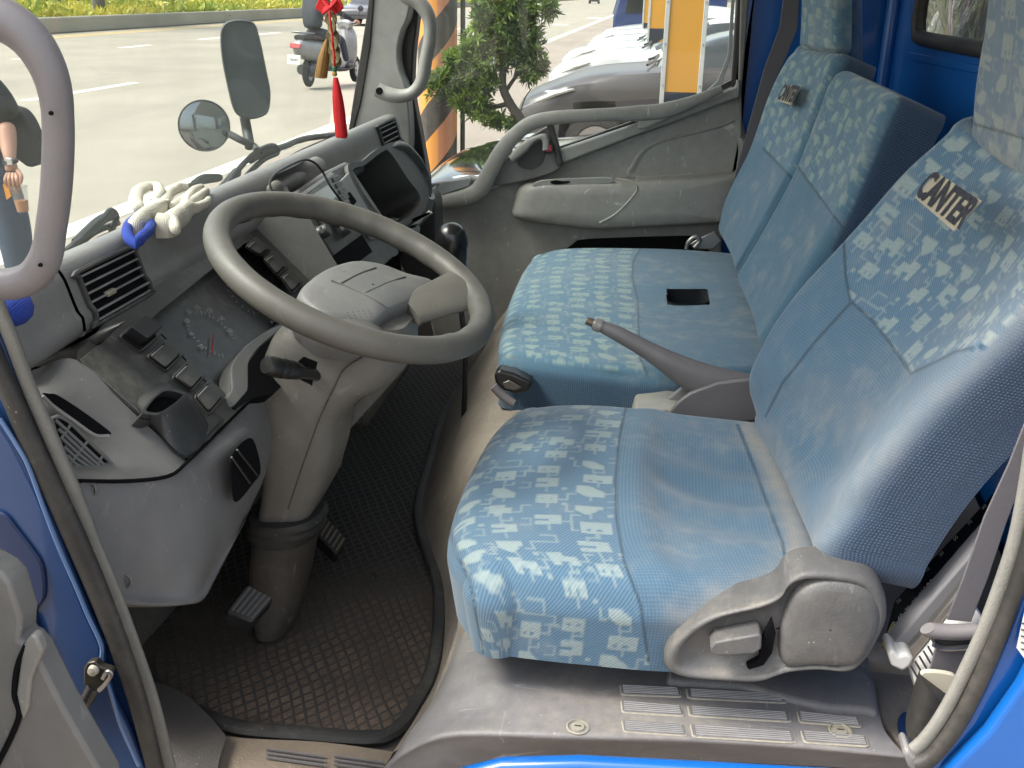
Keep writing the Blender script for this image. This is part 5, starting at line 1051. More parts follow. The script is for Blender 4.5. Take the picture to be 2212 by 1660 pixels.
# ---------------------------------------------------------------- cars
TYRE=simple('tyre',(.012,.012,.012),.8); ALLOY=simple('alloy',(.45,.45,.46),.3,.8); CARGL=simple('car_window',(.02,.024,.026),.06,coat=.5); LAMPG=simple('lamp_glass',(.50,.50,.48),.12,.35,coat=1); RLAMP=simple('lamp_red',(.35,.02,.02),.2,coat=.6)
def car(name,label,cat,loc,col,rot=0,L=4.4,W=1.76,H=1.48,group=None,sl=1,paint=None,hood=.98):
    t=thing(name,label,cat,loc,group); m=paint or simple(name+'_paint_%d'%len(bpy.data.materials),col,.3,.0,coat=.8)
    R=Matrix.Rotation(rot,3,'Z'); lo=np.array([loc[0],loc[1],0.])
    def tw(P): P=np.array(P,float); return np.array([np.array(R@Vector(p)) for p in P.reshape(-1,3)])+lo
    hw=W/2
    # stations: x, bottom z, top z (belt), half width scale, top half width
    st_=[(0.0,.34,.62,.70,.60),(.06,.24,.74,.86,.74),(.25,.20,.83,.95,.83),(.7,.20,hood-.06,1,.88),(1.2,.20,hood,1,.90),(1.45,.20,hood+.02,1,.92),(2.2,.20,hood+.03,1,.93),(3.2,.20,hood+.04,1,.93),(3.9,.22,hood+.04,.97,.88),(4.25,.26,hood-.02,.92,.8),(4.38,.34,.80,.84,.7)]
    rows=[]
    for x,zb_,zt_,s,tp_ in st_:
        x=x*L/4.4; a=hw*s; rows.append([(x,-a*.9,zb_),(x,-a,zb_+.12),(x,-a*1.0,(zb_+zt_)/2+.06),(x,-a*.985,zt_-.10),(x,-hw*tp_,zt_-.015),(x,-hw*tp_*.5,zt_+.02),(x,0,zt_+.03),(x,hw*tp_*.5,zt_+.02),(x,hw*tp_,zt_-.015),(x,a*.985,zt_-.10),(x,a,(zb_+zt_)/2+.06),(x,a,zb_+.12),(x,a*.9,zb_)])
    R_=np.array([cr(r,40) for r in rows]); R_=np.stack([cr(R_[:,j],56) for j in range(40)],1); nu,nv=R_.shape[:2]
    P=R_.reshape(-1,3).copy()
    for wx in (.82*L/4.4,3.42*L/4.4):   # wheel arches
        dx=P[:,0]-wx; dz=P[:,2]-.33; rr=np.hypot(dx,dz); k=(rr<.38)&(abs(P[:,1])>hw*.7); P[k,1]*=.80
    ge=gridf(nu,nv)+[tuple(range(nv)),tuple(range((nu-1)*nv,nu*nv))]
    mk('body',tw(P),ge,m,t,sang=35)
    gh_=[(1.30,hood,.86,.86,0),(1.75,hood+.26,.80,.74,0),(2.15,H-.06,.77,.66,0),(2.7,H,.76,.65,0),(3.3,H-.03,.76,.64,0),(3.75,H-.16,.78,.66,0),(4.10,hood+.10,.82,.76,0)]
    rows=[]
    for x,z,a,b,_ in gh_:
        x=x*L/4.4; A=hw*a*1.08; B=hw*b; zz=hood-.02; rows.append([(x,-A,zz),(x,-(A*.45+B*.55),zz+(z-zz)*.6),(x,-B,z-.03),(x,-B*.5,z),(x,0,z+.01),(x,B*.5,z),(x,B,z-.03),(x,(A*.45+B*.55),zz+(z-zz)*.6),(x,A,zz)])
    R_=np.array([cr(r,30) for r in rows]); R_=np.stack([cr(R_[:,j],36) for j in range(30)],1)
    mi=[]
    for i in range(35):
        for j in range(29):
            x=R_[i,j,0]/(L/4.4); zf=(R_[i,j,2]-hood)/(H-hood); roof=(abs(j-14)<9 and 2.12<x<3.5); pil=abs(x-2.85)<.05 or (j<9 or j>19) and (zf<.02)
            mi.append(0 if roof or pil else 1)
    mk('cabin',tw(R_.reshape(-1,3)),gridf(36,30),[m,CARGL],t,sang=35,mi=mi)
    for sy in (-1,1):
        hl=tw([(.10,sy*hw*.50,.62),(.08,sy*hw*.84,.64),(.42,sy*hw*1.0,.80),(.62,sy*hw*.99,.86),(.35,sy*hw*.86,.82),(.14,sy*hw*.55,.74)]); slab('headlight',hl,tw([(-.03,sy*.015,.02)])[0]-lo,LAMPG,t,bev=.008)
        tl=tw([(4.36,sy*hw*.55,.75),(4.34,sy*hw*.82,.75),(4.05,sy*hw*.97,.85),(4.10,sy*hw*.9,.95),(4.32,sy*hw*.6,.92)]); slab('tail_light',tl*1.0,tw([(.03,0,0)])[0]-lo,RLAMP,t,bev=.006)
        for wx in (.82*L/4.4,3.42*L/4.4):
            c=tw([(wx,sy*(hw-.10),.32)])[0]; ax=tw([(0,sy,0)])[0]-lo
            w0=lathe('wheel',[(0,-.1),(.30,-.1),(.325,-.06),(.325,.05),(.30,.095),(.22,.10),(.215,.06)],c,ax,TYRE,t); lathe('rim',[(.215,.06),(.20,.075),(.12,.05),(.05,.075),(0,.08)],c,ax,ALLOY,w0)
        slab('side_mirror',tw([(1.62,sy*(hw+.02),hood+.04),(1.70,sy*(hw+.20),hood+.06),(1.72,sy*(hw+.20),hood+.17),(1.64,sy*(hw+.03),hood+.16)]),tw([(.10,0,0)])[0]-lo,m,t,bev=.03)
    slab('grille',tw([(.0,-.45,.48),(.0,.45,.48),(.03,.5,.62),(.03,-.5,.62)]),tw([(-.012,0,0)])[0]-lo,BLACKP,t,bev=.01)
    for sy in (-1,1): tube('wiper',tw([(1.28,sy*.45-.2,hood+.05),(1.34,sy*.3,hood+.07),(1.38,sy*.1+.3,hood+.09)]),.014,BLACKP,t,seg=6)
    return t
g='cars parked in a row facing the road'
car('parked_car','silver grey car parked nose to the road behind the yellow sign board','car',(-1.42,11.3,0),0,group=g,hood=1.05,paint=simple('grey_car_paint',(.05,.045,.046),.35,.0,coat=.25))
WHP=simple('white_car_paint',(.45,.45,.44),.25,.0,coat=.6)
car('parked_car','white car parked directly behind the silver grey one','car',(-1.55,15.4,0),0,group=g,paint=WHP,hood=1.02)
car('parked_car','second white car in the row beyond the tree','car',(-1.7,18.8,0),0,group=g,paint=WHP)
car('parked_car','pale silver car in the middle of the parked row','car',(-1.6,22.2,0),(.45,.46,.46),group=g)
car('parked_car','white car fourth from the front of the row','car',(-1.7,25.8,0),0,group=g,paint=WHP)
car('parked_car','farthest white car of the row, in front of the blue van','car',(-1.7,29.6,0),0,group=g,paint=WHP)
car('parked_car','black glossy car right beside the passenger window','car',(-1.33,6.15,0),(.012,.014,.013),hood=.93,paint=simple('black_car_paint',(.014,.016,.014),.08,0,coat=1),group=g)
car('moving_car','dark grey car driving on the road behind the scooter','car',tuple(Q(768,57,z=0)),(.05,.05,.055),rot=math.pi/2,H=1.6)
car('moving_car','tiny dark car far up the road at the top edge','car',(Q(1262,9,z=0)[0]+1,Q(1262,8,z=0)[1],0),(.03,.03,.035),rot=math.pi/2)
bt=thing('blue_van','dark blue van standing at the far end of the parked row','van',(-1.5,34,0))
slab('body',[(-1.55,33.2,.35),(-1.55,33.2,1.1),(-1.35,33.2,2.0),(1.8,33.2,2.1),(1.8,33.2,.35)],(0,1.9,0),simple('van_blue',(.01,.03,.12),.3,coat=.6),bt,bev=.08,seg=3)
slab('windshield',[(-1.56,33.35,1.15),(-1.38,33.35,1.9),(-1.38,34.95,1.9),(-1.56,34.95,1.15)],(-.02,0,0),CARGL,bt,bev=.01)
slab('side_window',[(-1.2,33.19,1.2),(-1.1,33.19,1.85),(-.3,33.19,1.85),(-.3,33.19,1.2)],(0,-.01,0),CARGL,bt,bev=.01)
for x in (-.9,1.0): lathe('wheel',[(0,-.1),(.32,-.1),(.34,0),(.32,.1),(0,.1)],(x,33.25,.34),(0,-1,0),TYRE,bt)
# ---------------------------------------------------------------- sign boards and striped column
YEL=simple('sign_yellow',(.50,.235,.02),.45,nz=.06,ns=6); NAVY=simple('sign_navy',(.012,.016,.03),.4); FRW=simple('sign_frame_white',(.42,.42,.40),.5,nz=.25,ns=30)
def board(y,label,xs,zb=None,zn=None):
    xl,xr=Q(xs[0],100,y=y)[0],Q(xs[1],100,y=y)[0]; z0=zb
    t=thing('sign_board',label,'sign board',((xl+xr)/2,y,0),'tall yellow boards between parking bays')
    slab('board',[(xl+.03,y,zn),(xr-.03,y,zn),(xr-.03,y,3.2),(xl+.03,y,3.2)],(0,.05,0),YEL,t,bev=0)
    slab('lower_board',[(xl+.03,y,z0),(xr-.03,y,z0),(xr-.03,y,zn),(xl+.03,y,zn)],(0,.05,0),NAVY,t,bev=0)
    for x0,x1 in ((xl,xl+.035),(xr-.035,xr)):
        f_=slab('frame_post',[(x0,y-.012,0),(x1,y-.012,0),(x1,y-.012,3.2),(x0,y-.012,3.2)],(0,.08,0),FRW,t,bev=.004)
        for k in range(9): lathe('rivet',[(0,.004),(.006,.003),(.007,0)],((x0+x1)/2,y-.013,.5+k*.3),(0,-1,0),STEEL,f_)
    for z in (z0-.02,): slab('bottom_rail',[(xl,y-.01,z),(xr,y-.01,z),(xr,y-.01,z+.03),(xl,y-.01,z+.03)],(0,.07,0),FRW,t,bev=.003)
yb=8.3; board(yb,'nearest and largest yellow sign board with navy foot, seen through the door glass',(1432,1524),.55,Q(1480,200,y=yb)[2])
board(16.8,'yellow sign board partly hidden behind the nearest one',(1396,1440),.5,Q(1420,62,y=16.8)[2])
board(25.5,'small yellow sign board beyond the second white car',(1384,1402),.5,Q(1390,40,y=25.5)[2]-.1)
def stripe():
    m,nt,bs=mat('warning_stripes'); sx=N(nt,'SeparateXYZ'); co=pos(nt); lk(nt,co,sx.inputs[0])
    an=mth(nt,'DIVIDE',mth(nt,'ARCTAN2',sx.outputs[1],sx.outputs[0]),2*math.pi)
    v=mth(nt,'FRACT',mth(nt,'ADD',mth(nt,'MULTIPLY',sx.outputs[2],1.75),mth(nt,'MULTIPLY',an,-2)))
    v2=mth(nt,'FRACT',mth(nt,'ADD',mth(nt,'MULTIPLY',sx.outputs[2],1.75),mth(nt,'ADD',mth(nt,'MULTIPLY',an,-2),.02)))
    c=mixc(nt,mth(nt,'GREATER_THAN',v,.5),(.68,.26,.03),(.012,.013,.016)); pan=mth(nt,'GREATER_THAN',mth(nt,'FRACT',mth(nt,'ADD',mth(nt,'MULTIPLY',an,3),.15)),.5)
    c=mixc(nt,mth(nt,'MULTIPLY',pan,mth(nt,'LESS_THAN',v,.5)),c,(.50,.20,.10)); n=noi(nt,14,4,.6,co)
    lk(nt,mixc(nt,mth(nt,'MULTIPLY',n,.3),c,(.3,.25,.2)),bs.inputs['Base Color']); bs.inputs['Roughness'].default_value=.3; bs.inputs['Coat Weight'].default_value=.3; return m
xp=Q(945,150,y=8.6)[0]; col_=lathe('striped_column',[(.165,0),(.160,.5),(.160,3.6),(.0,3.6)],(xp,8.6,0),(0,0,1),stripe(),None,seg=48); tag(col_,'round column wrapped in black and orange slanting stripes left of the small tree','column')
pp=tube('thin_pole',[(xp+.19,8.7,0),(xp+.19,8.7,3.6)],.02,simple('pole_dark',(.05,.045,.04),.6),None); tag(pp,'thin dark pole standing close beside the striped column','pole')
# ---------------------------------------------------------------- clipped pine like tree
TY=8.0; tree=thing('small_tree','small dark green tree with tufted narrow leaves and bare curved trunk','tree',(Q(1131,272,y=TY)[0],TY,0))
BK=simple('tree_bark',(.045,.038,.03),.9,nz=.4,ns=60,bmp=.6)
b0=Q(1131,275,y=TY); tube('trunk',[np.array([b0[0]+.1,TY,0]),b0+np.array([.03,0,-.25])]+QL([(1131,275),(1104,228),(1087,192),(1086,160),(1092,120),(1105,70)],y=TY),[.055,.05,.045,.042,.038,.032,.026,.014],BK,tree,seg=10)
for pth,r in (([(1087,190),(1060,170),(1030,160),(985,175)],.018),([(1100,224),(1060,232),(1020,215),(985,190)],.02),([(1093,197),(1112,168),(1135,150),(1160,148)],.017),([(1112,168),(1120,130),(1140,95)],.013),([(1090,130),(1060,90),(1040,60)],.016),([(1104,80),(1130,50),(1170,25)],.014),([(1120,258),(1132,215),(1150,190)],.006)):
    tube('branch',[q+np.array([0,.0+.05*math.sin(i*2.1),0]) for i,q in enumerate(QL(pth,y=TY))],[r,r*.5],BK,tree,seg=8)
CL=[(940,188,26),(965,168,32),(990,200,26),(985,140,30),(1015,165,34),(1010,120,34),(1040,205,28),(1050,250,26),(1020,240,22),(1075,262,20),(1100,268,18),(1045,140,36),(1030,95,34),(1040,50,34),(1060,15,34),(1075,85,40),(1075,45,38),(1100,10,38),(1110,60,38),(1115,100,30),(1140,25,34),(1145,70,34),(1150,112,26),(1165,140,22),(1160,160,18),(1140,170,14),(1180,15,22),(1188,28,14),(1090,130,26),(1060,180,22),(1128,140,16),(995,215,20),(930,175,16)]
tc=[];shd=[]
for (x,y_,r) in CL:
    k=int(r*r*.030)+6
    for _ in range(k):
        v=rng.normal(size=3); v/=np.linalg.norm(v); v*=rng.uniform(.35,1.0)
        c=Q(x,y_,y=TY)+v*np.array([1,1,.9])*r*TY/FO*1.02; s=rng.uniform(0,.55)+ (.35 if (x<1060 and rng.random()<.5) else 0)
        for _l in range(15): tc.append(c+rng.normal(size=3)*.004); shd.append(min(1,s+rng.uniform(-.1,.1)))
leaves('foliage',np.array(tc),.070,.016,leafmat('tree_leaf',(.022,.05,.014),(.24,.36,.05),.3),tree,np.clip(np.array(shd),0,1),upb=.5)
# ================================================================ scooter and rider
SO=Q(668,192,z=0); SO[2]=0
def skin(name,joints,bones,m,parent,root=0,sub=2):
    """one continuous body surface grown round connected joints; joints: (x,y,z,rx,ry)"""
    J=np.array([j[:3] for j in joints],float); c=J[root]
    me=bpy.data.meshes.new(name); me.from_pydata((J-c).tolist(),bones,[]); me.materials.append(m)
    o=bpy.data.objects.new(name,me); COL.objects.link(o)
    if parent is not None: o.parent=parent; o.location=Vector(c)-wloc(parent)
    else: o.location=Vector(c)
    md=o.modifiers.new('skin','SKIN'); sv=me.skin_vertices[0].data if me.skin_vertices else me.attributes
    if not me.skin_vertices:
        bm=bmesh.new(); bm.from_mesh(me); bm.verts.layers.skin.verify(); bm.to_mesh(me); bm.free()
    for i,j in enumerate(joints):
        me.skin_vertices[0].data[i].radius=(j[3],j[4] if len(j)>4 else j[3]); me.skin_vertices[0].data[i].use_root=(i==root)
    md.use_smooth_shade=True; s=o.modifiers.new('sub','SUBSURF'); s.levels=sub; s.render_levels=sub
    return o
sc_=thing('scooter','silver and white scooter with red tail light, ridden away along the road','scooter',SO)
def sw_(p): return SO+1.12*np.array([p[0]*.94+p[1]*.34,p[1]*.94-p[0]*.34,p[2]])     # local: y forward, x to the right
def at_(pts): return [sw_(p) for p in pts]
SILV=simple('scooter_silver',(.25,.25,.255),.3,.2,coat=.6); CLD=simple('scooter_dark',(.03,.03,.035),.4,coat=.3)
for y,n in ((0.0,'rear_wheel'),(1.28,'front_wheel')):
    w0=lathe('wheel',[(.14,-.04),(.21,-.055),(.245,-.03),(.25,0),(.245,.03),(.21,.055),(.14,.04)],sw_((0,y,.25)),(1,0,0),TYRE,sc_); lathe('rim',[(0,-.05),(.04,-.05),(.05,-.02),(.14,-.04),(.14,.04),(.05,.02),(.04,.05),(0,.05)],sw_((0,y,.25)),(1,0,0),ALLOY,w0)
def hull(name,st,m):
    rows=[]
    for y,zc,hz,hx in st:
        rows.append([sw_((hx*math.copysign(abs(math.cos(t))**.7,math.cos(t)),y,zc+hz*math.copysign(abs(math.sin(t))**.8,math.sin(t)))) for t in np.linspace(0,2*np.pi,20,endpoint=False)])
    R_=np.array(rows); R_=np.stack([cr(R_[:,j],24) for j in range(20)],1)
    return mk(name,R_.reshape(-1,3),gridf(24,20,False,True)+[tuple(range(20)),tuple(range(23*20,24*20))],m,sc_,sang=60)
hull('tail_body',[(-.28,.66,.06,.07),(-.2,.64,.13,.13),(0,.60,.17,.17),(.3,.56,.18,.18),(.55,.46,.16,.17)],SILV)
hull('seat',[(-.20,.80,.04,.10),(0,.81,.05,.15),(.3,.78,.05,.15),(.55,.74,.05,.12),(.62,.70,.04,.08)],CLD)
hull('engine',[(-.12,.30,.08,.14),(.05,.30,.12,.15),(.35,.32,.10,.12)],CLD)
hull('floor_board',[(.5,.30,.05,.17),(.8,.28,.05,.2),(1.02,.32,.06,.18)],CLD)
hull('front_shield',[(.98,.62,.34,.10),(1.06,.62,.34,.19),(1.14,.66,.28,.17),(1.2,.7,.16,.08)],SILV)
tube('fork',at_([(0,1.12,.85),(0,1.22,.5),(0,1.28,.25)]),.04,CLD,sc_); hull('handle_cover',[(.98,.96,.06,.12),(1.06,.98,.08,.15),(1.14,.96,.06,.1)],SILV)
tube('handlebar',at_([(-.34,.96,1.02),(-.15,1.04,1.0),(.15,1.04,1.0),(.34,.96,1.02)]),.017,CLD,sc_)
for s in (-1,1):
    tube('mirror_stalk',at_([(s*.25,1.0,1.02),(s*.34,1.0,1.2)]),.008,CLD,sc_); lathe('mirror',[(0,.02),(.05,.015),(.055,0),(0,-.02)],sw_((s*.36,1.0,1.24)),(0,-1,0),CLD,sc_)
slab('tail_light',at_([(-.10,-.30,.64),(.10,-.30,.64),(.12,-.28,.72),(-.12,-.28,.72)]),(0,-.03,0),RLAMP,sc_,bev=.012)
lp=slab('number_plate',at_([(-.13,-.37,.40),(.13,-.37,.40),(.13,-.34,.54),(-.13,-.34,.54)]),(0,-.008,.001),WHITE,sc_,bev=.004)
text('plate_text','178·KKF',.062,sw_((0,-.374,.47)),sw_((1,0,0))-sw_((0,0,0)),(0,.2,1),simple('plate_ink',(.03,.03,.03),.6),lp,bold=.01)
tube('plate_stay',at_([(0,-.2,.5),(0,-.33,.48)]),.02,CLD,sc_); tube('grab_rail',at_([(-.12,.05,.86),(-.12,-.22,.88),(0,-.27,.89),(.12,-.22,.88),(.12,.05,.86)]),.012,SILV,sc_)
rd=thing('person','scooter rider in dark jacket and jeans seen from behind at the top edge','person',sw_((0,.2,.85)))
JK=simple('dark_jacket',(.022,.026,.035),.8,nz=.2,ns=20); JN=simple('dark_jeans',(.035,.042,.06),.85,nz=.2,ns=30); SKN=simple('skin',(.36,.19,.125),.5,nz=.1,ns=30)
js=[(0,.18,.90,.22,.18),(0,.16,1.08,.20,.15),(0,.20,1.30,.22,.15),(0,.24,1.42,.10,.08),(0,.26,1.50,.06,.06),
 (-.19,.26,1.38,.065,.065),(-.28,.52,1.18,.05,.05),(-.32,.86,1.05,.038,.038),(.19,.26,1.38,.065,.065),(.28,.52,1.18,.05,.05),(.32,.86,1.05,.038,.038)]
skin('jacket',[(*sw_(j[:3]),j[3],j[4]) for j in js],[(0,1),(1,2),(2,3),(3,4),(2,5),(5,6),(6,7),(2,8),(8,9),(9,10)],JK,rd)
jl=[(0,.2,.86,.15,.11),(-.12,.28,.85,.10,.10),(-.2,.66,.76,.075,.075),(-.2,.78,.40,.055,.055),(.12,.28,.85,.10,.10),(.2,.66,.76,.075,.075),(.2,.78,.40,.055,.055)]
skin('jeans',[(*sw_(j[:3]),j[3],j[4]) for j in jl],[(0,1),(1,2),(2,3),(0,4),(4,5),(5,6)],JN,rd)
for s in (-1,1):
    skin('shoe',[(*sw_((s*.2,.76,.36)),.045),(*sw_((s*.2,.80,.34)),.05),(*sw_((s*.2,.97,.335)),.035)],[(0,1),(1,2)],CLD,rd,sub=1)
    skin('hand',[(*sw_((s*.32,.88,1.045)),.03),(*sw_((s*.33,.95,1.03)),.038),(*sw_((s*.33,1.0,1.01)),.03)],[(0,1),(1,2)],SKN,rd,sub=1)
lathe('helmet',[(0,.15),(.06,.14),(.11,.10),(.135,.04),(.14,-.02),(.13,-.08),(.10,-.12),(0,-.12)],sw_((0,.30,1.64)),(0,0,1),simple('helmet_white',(.5,.5,.5),.25,coat=.5),rd)
# ================================================================ mirrors and wipers outside the windshield
MN=np.array([.42,-.88,.12]); MN/=np.linalg.norm(MN)
def mpl(y,px,py): return (Q(px,py,y=y),MN)
mr=thing('side_mirror','tall rounded grey truck mirror on an arm beyond the windshield','mirror',Q(545,285,y=2.55)); MP=mpl(2.55,530,160)
MS=simple('mirror_shell',(.045,.05,.052),.55,nz=.15,ns=20); MF=simple('mirror_glass',(.045,.054,.058),.25,.2,nz=.35,ns=14)
MO_=[(476,80),(480,58),(492,46),(520,42),(548,50),(560,80),(575,150),(584,200),(580,240),(565,253),(540,258),(515,250),(503,232),(492,190),(480,130)]
C=cr(QL(MO_,pl=MP),80,True); cc=C.mean(0)
mk('shell',np.vstack([cc+(C-cc)*s+MN*d for s,d in ((.05,-.06),(.6,-.055),(.9,-.04),(1,-.015),(1,.004),(.965,.008),(.95,.004))]),gridf(7,80,False,True),MS,mr,sang=60)
mk('mirror_face',list(cc+(C-cc)*.955+MN*.0045)+[cc+MN*.0045],[(i,(i+1)%80,80) for i in range(80)],MF,mr)
tube('arm',[Q(528,252,y=2.58),Q(534,285,y=2.58),Q(540,318,y=2.55)],.013,MS,mr)
rm=thing('round_mirror','round convex mirror with black rim left of the tall truck mirror','mirror',Q(441,272,y=2.5)); RPp=mpl(2.5,441,272)
c=Q(441,272,pl=RPp); R0=51*np.linalg.norm(c-CAM)/FO
def rlathe(n,pr,m): return lathe(n,[(r*R0,h*R0) for r,h in pr],c,MN,m,rm,seg=48)
rlathe('rim',[(.94,.02),(.97,.06),(1.0,.04),(1.0,-.1),(.9,-.25),(.5,-.4),(0,-.42)],MS)
rlathe('mirror_face',[(0,.14),(.3,.13),(.6,.09),(.85,.03),(.95,.0)],simple('convex_glass',(.22,.24,.25),.05,.9))
tube('arm',[Q(495,290,y=2.5),Q(520,303,y=2.5),Q(548,316,y=2.52),Q(556,326,y=2.5)],.009,MS,rm)
WB=simple('wiper_rubber',(.02,.022,.024),.5,nz=.4,ns=200,bmp=.6)
def wiper(label,paths,x):
    t=thing('wiper',label,'wiper',Q(*paths[0][0][0],x=x),'wipers resting along the windshield foot')
    for k,(pth,r) in enumerate(paths): tube('blade' if k==0 else 'linkage',QL(pth,x=x-.004*k),r,WB,t,seg=8)
XW=-1.01
wiper('dusty wiper at the middle of the windshield, its arm ending in a folded joint',[([(565,400),(600,360),(640,333),(690,310),(742,290)],.006),([(490,400),(505,380),(530,350),(560,325),(590,315),(600,330),(570,345),(540,372),(520,398)],.007),([(560,330),(610,318),(660,300),(742,290)],.009),([(540,345),(580,325),(600,322)],.011),([(470,420),(492,395),(512,372)],.012)],XW)
wiper('dusty wiper at the left end of the windshield near the gloves',[([(135,558),(180,540),(220,515),(262,498)],.006),([(140,545),(170,520),(195,505),(225,470),(240,455),(252,470),(240,500)],.006),([(165,525),(190,500),(215,478),(245,462)],.010),([(145,553),(200,505),(255,482)],.006)],XW)
wiper('short wiper end lying behind the white gloves',[([(400,405),(430,395),(470,388)],.006),([(420,398),(440,385),(474,384)],.009)],XW)
# paper strip behind glass
# ================================================================ things lying on the dash and hanging
def knit(name,col,s=500):
    m,nt,bs=mat(name); co=pos(nt); bs.inputs['Roughness'].default_value=.95; n=noi(nt,30,4,.6,co)
    lk(nt,mixc(nt,n,tuple(v*.7 for v in col),tuple(min(1,v*1.15) for v in col)),bs.inputs['Base Color'])
    w_=N(nt,'TexWave'); w_.inputs['Scale'].default_value=150; w_.inputs['Distortion'].default_value=5; lk(nt,co,w_.inputs['Vector']); bump(nt,mth(nt,'ADD',w_.outputs['Fac'],n),.5,.0015,bs); return m
KN=knit('cotton_knit',(.60,.57,.48)); KB=knit('blue_knit',(.02,.05,.30))
def gq_(x,y,z=1.45): return Q(x,y,z=z-.012)
def glove(label,J,B,extra=None):
    t=thing('cotton_glove',label,'glove',gq_(J[0][0],J[0][1],1.44),'pair of cotton gloves on the dash')
    skin('knitted_body',[(*gq_(x,y,1.437+(z-1.446)*.6),r*.78,r2*.8) for x,y,z,r,r2 in J],B,KN,t,root=1); return t
gv=glove('cream cotton glove with blue cuff, crumpled on the dash top',
 [(285,500,1.452,.016,.022),(312,478,1.456,.017,.026),(338,462,1.458,.018,.026),(356,440,1.462,.013,.014),(366,418,1.466,.010,.011),(388,404,1.47,.009,.011),(408,404,1.468,.007,.008),
  (365,455,1.454,.012,.013),(385,440,1.455,.010,.012),(405,425,1.458,.008,.010),(332,440,1.466,.013,.014),(348,420,1.475,.012,.012),(340,402,1.482,.013,.010),(316,402,1.484,.014,.009),(297,414,1.482,.014,.010),(292,436,1.474,.015,.011),(302,452,1.468,.012,.012)],
 [(0,1),(1,2),(2,3),(3,4),(4,5),(5,6),(2,7),(7,8),(8,9),(2,10),(10,11),(11,12),(12,13),(13,14),(14,15),(15,16)])
tube('blue_cuff',[gq_(*p,z=1.440+.006*math.sin(i*1.2)) for i,p in enumerate([(292,528),(277,512),(276,492),(290,475),(312,470),(326,480),(322,498),(306,512)])],.0075,KB,gv,n=50,seg=10,closed=True)
g2=glove('cream cotton glove without blue edge, right part of the pair on the dash',
 [(352,492,1.446,.015,.020),(376,476,1.448,.017,.022),(398,462,1.452,.017,.022),(424,450,1.452,.010,.011),(446,440,1.45,.009,.010),(452,430,1.45,.007,.008),(412,440,1.458,.011,.012),(432,425,1.46,.010,.011),(448,412,1.46,.008,.009),(404,430,1.464,.011,.011),(420,412,1.466,.010,.011),(438,404,1.464,.007,.008),(380,500,1.446,.009,.010)],
 [(0,1),(1,2),(2,3),(3,4),(4,5),(2,6),(6,7),(7,8),(2,9),(9,10),(10,11),(1,12)])
b=tube('blue_cloth',[gq_(*p,z=1.44) for p in [(-20,655),(5,650),(25,655),(38,668),(20,680),(-10,690)]],[.012,.016,.018,.016,.014,.01],KB,None,seg=12); tag(b,'bit of blue knitted cloth at the far left end of the dash','cloth')
# hanging knot with coins
YO=2.0; hq=lambda x,y,dy=0:Q(x,y,y=YO+dy)
hn_=thing('hanging_charm','red knotted charm with string of old coins and tassels in front of the windshield','charm',hq(712,60))
tube('cord',[hq(712,-120),hq(712,-20)],.0018,RED,hn_)
kp=[]
for k in range(5):
    for s in (-1,1):
        cx_,cy_=712+s*(8+k*2.5),14-abs(k-2)*0; 
        tube('knot_loop',[hq(712+s*3,8+k*2),hq(712+s*(16+k*3),-6+k*5),hq(712+s*(24-abs(k-2)*2),4+k*5),hq(712+s*(14),12+k*3),hq(712+s*2,14+k*2)],.0024,RED,hn_,n=26,seg=8)
for k in range(5):
    tube('knot_weave',[hq(697+k*4,2+k*4,-.004),hq(712,16,-.008),hq(727-(4-k)*2,30-(4-k)*5,-.004)],.003,RED,hn_,n=14,seg=8)
    tube('knot_weave',[hq(727-k*4,2+k*4,-.005),hq(712,18,-.010),hq(697+(4-k)*2,30-(4-k)*5,-.005)],.003,RED,hn_,n=14,seg=8)
COIN=simple('old_coin',(.14,.115,.055),.4,.6,nz=.4,ns=160,bmp=.4)
for x,y,tl in ((715,42,.2),(717,60,-.3),(719,78,.3),(721,95,-.2),(722,110,.25),(724,125,-.1),(725,133,.2)):
    lathe('coin',[(.0035,.0012),(.010,.0008),(.0115,.0014),(.0125,.0010),(.0125,-.001),(.0035,-.0012)],hq(x,y,.004*(1 if tl>0 else -1)),(-.35+tl,-.9,.1),COIN,hn_,seg=30)
tube('red_thread',[hq(712,25,-.012),hq(714,50,-.016),hq(717,70,-.012),hq(718,90,-.016),hq(721,110,-.012),hq(722,130,-.014),hq(723,143,-.006)],.0022,RED,hn_,n=40,seg=8)
lathe('bead',[(0,.006),(.004,.005),(.0055,0),(.004,-.005),(0,-.006)],hq(723,149),(0,0,1),simple('bead_green',(.02,.12,.06),.3,coat=.5),hn_)
lathe('bead',[(0,.005),(.004,.004),(.005,0),(.004,-.004),(0,-.005)],hq(723,160),(0,0,1),simple('bead_gold',(.4,.25,.05),.3,.5),hn_)
def tassel(name,a,b,r0,r1,n,m):
    V=[];F=[]; 
    for k in range(n):
        t=rng.uniform(0,2*np.pi); q=rng.uniform(.3,1)**.5; d=np.array([math.cos(t),math.sin(t)*.8,0])
        P=[a+d*r0*q, a*.6+b*.4+d*(r0*.2+r1*.8)*q, b+d*r1*q+np.array([0,0,rng.uniform(-.006,.003)])]
        C=cr(P,7); s=np.array([math.sin(t),-math.cos(t),0])*.0007; i=len(V)
        for c_ in C: V+= [c_-s,c_+s]
        F+= [(i+2*j,i+2*j+1,i+2*j+3,i+2*j+2) for j in range(6)]
    mk(name,V,F,m,hn_,smooth=False)
tassel('red_tassel',hq(725,168),hq(738,292),.0045,.0125,520,RED)
tassel('straw_tassel',hq(706,84,.01),hq(693,164,.01),.002,.013,300,simple('straw',(.30,.17,.055),.8,nz=.3,ns=200))
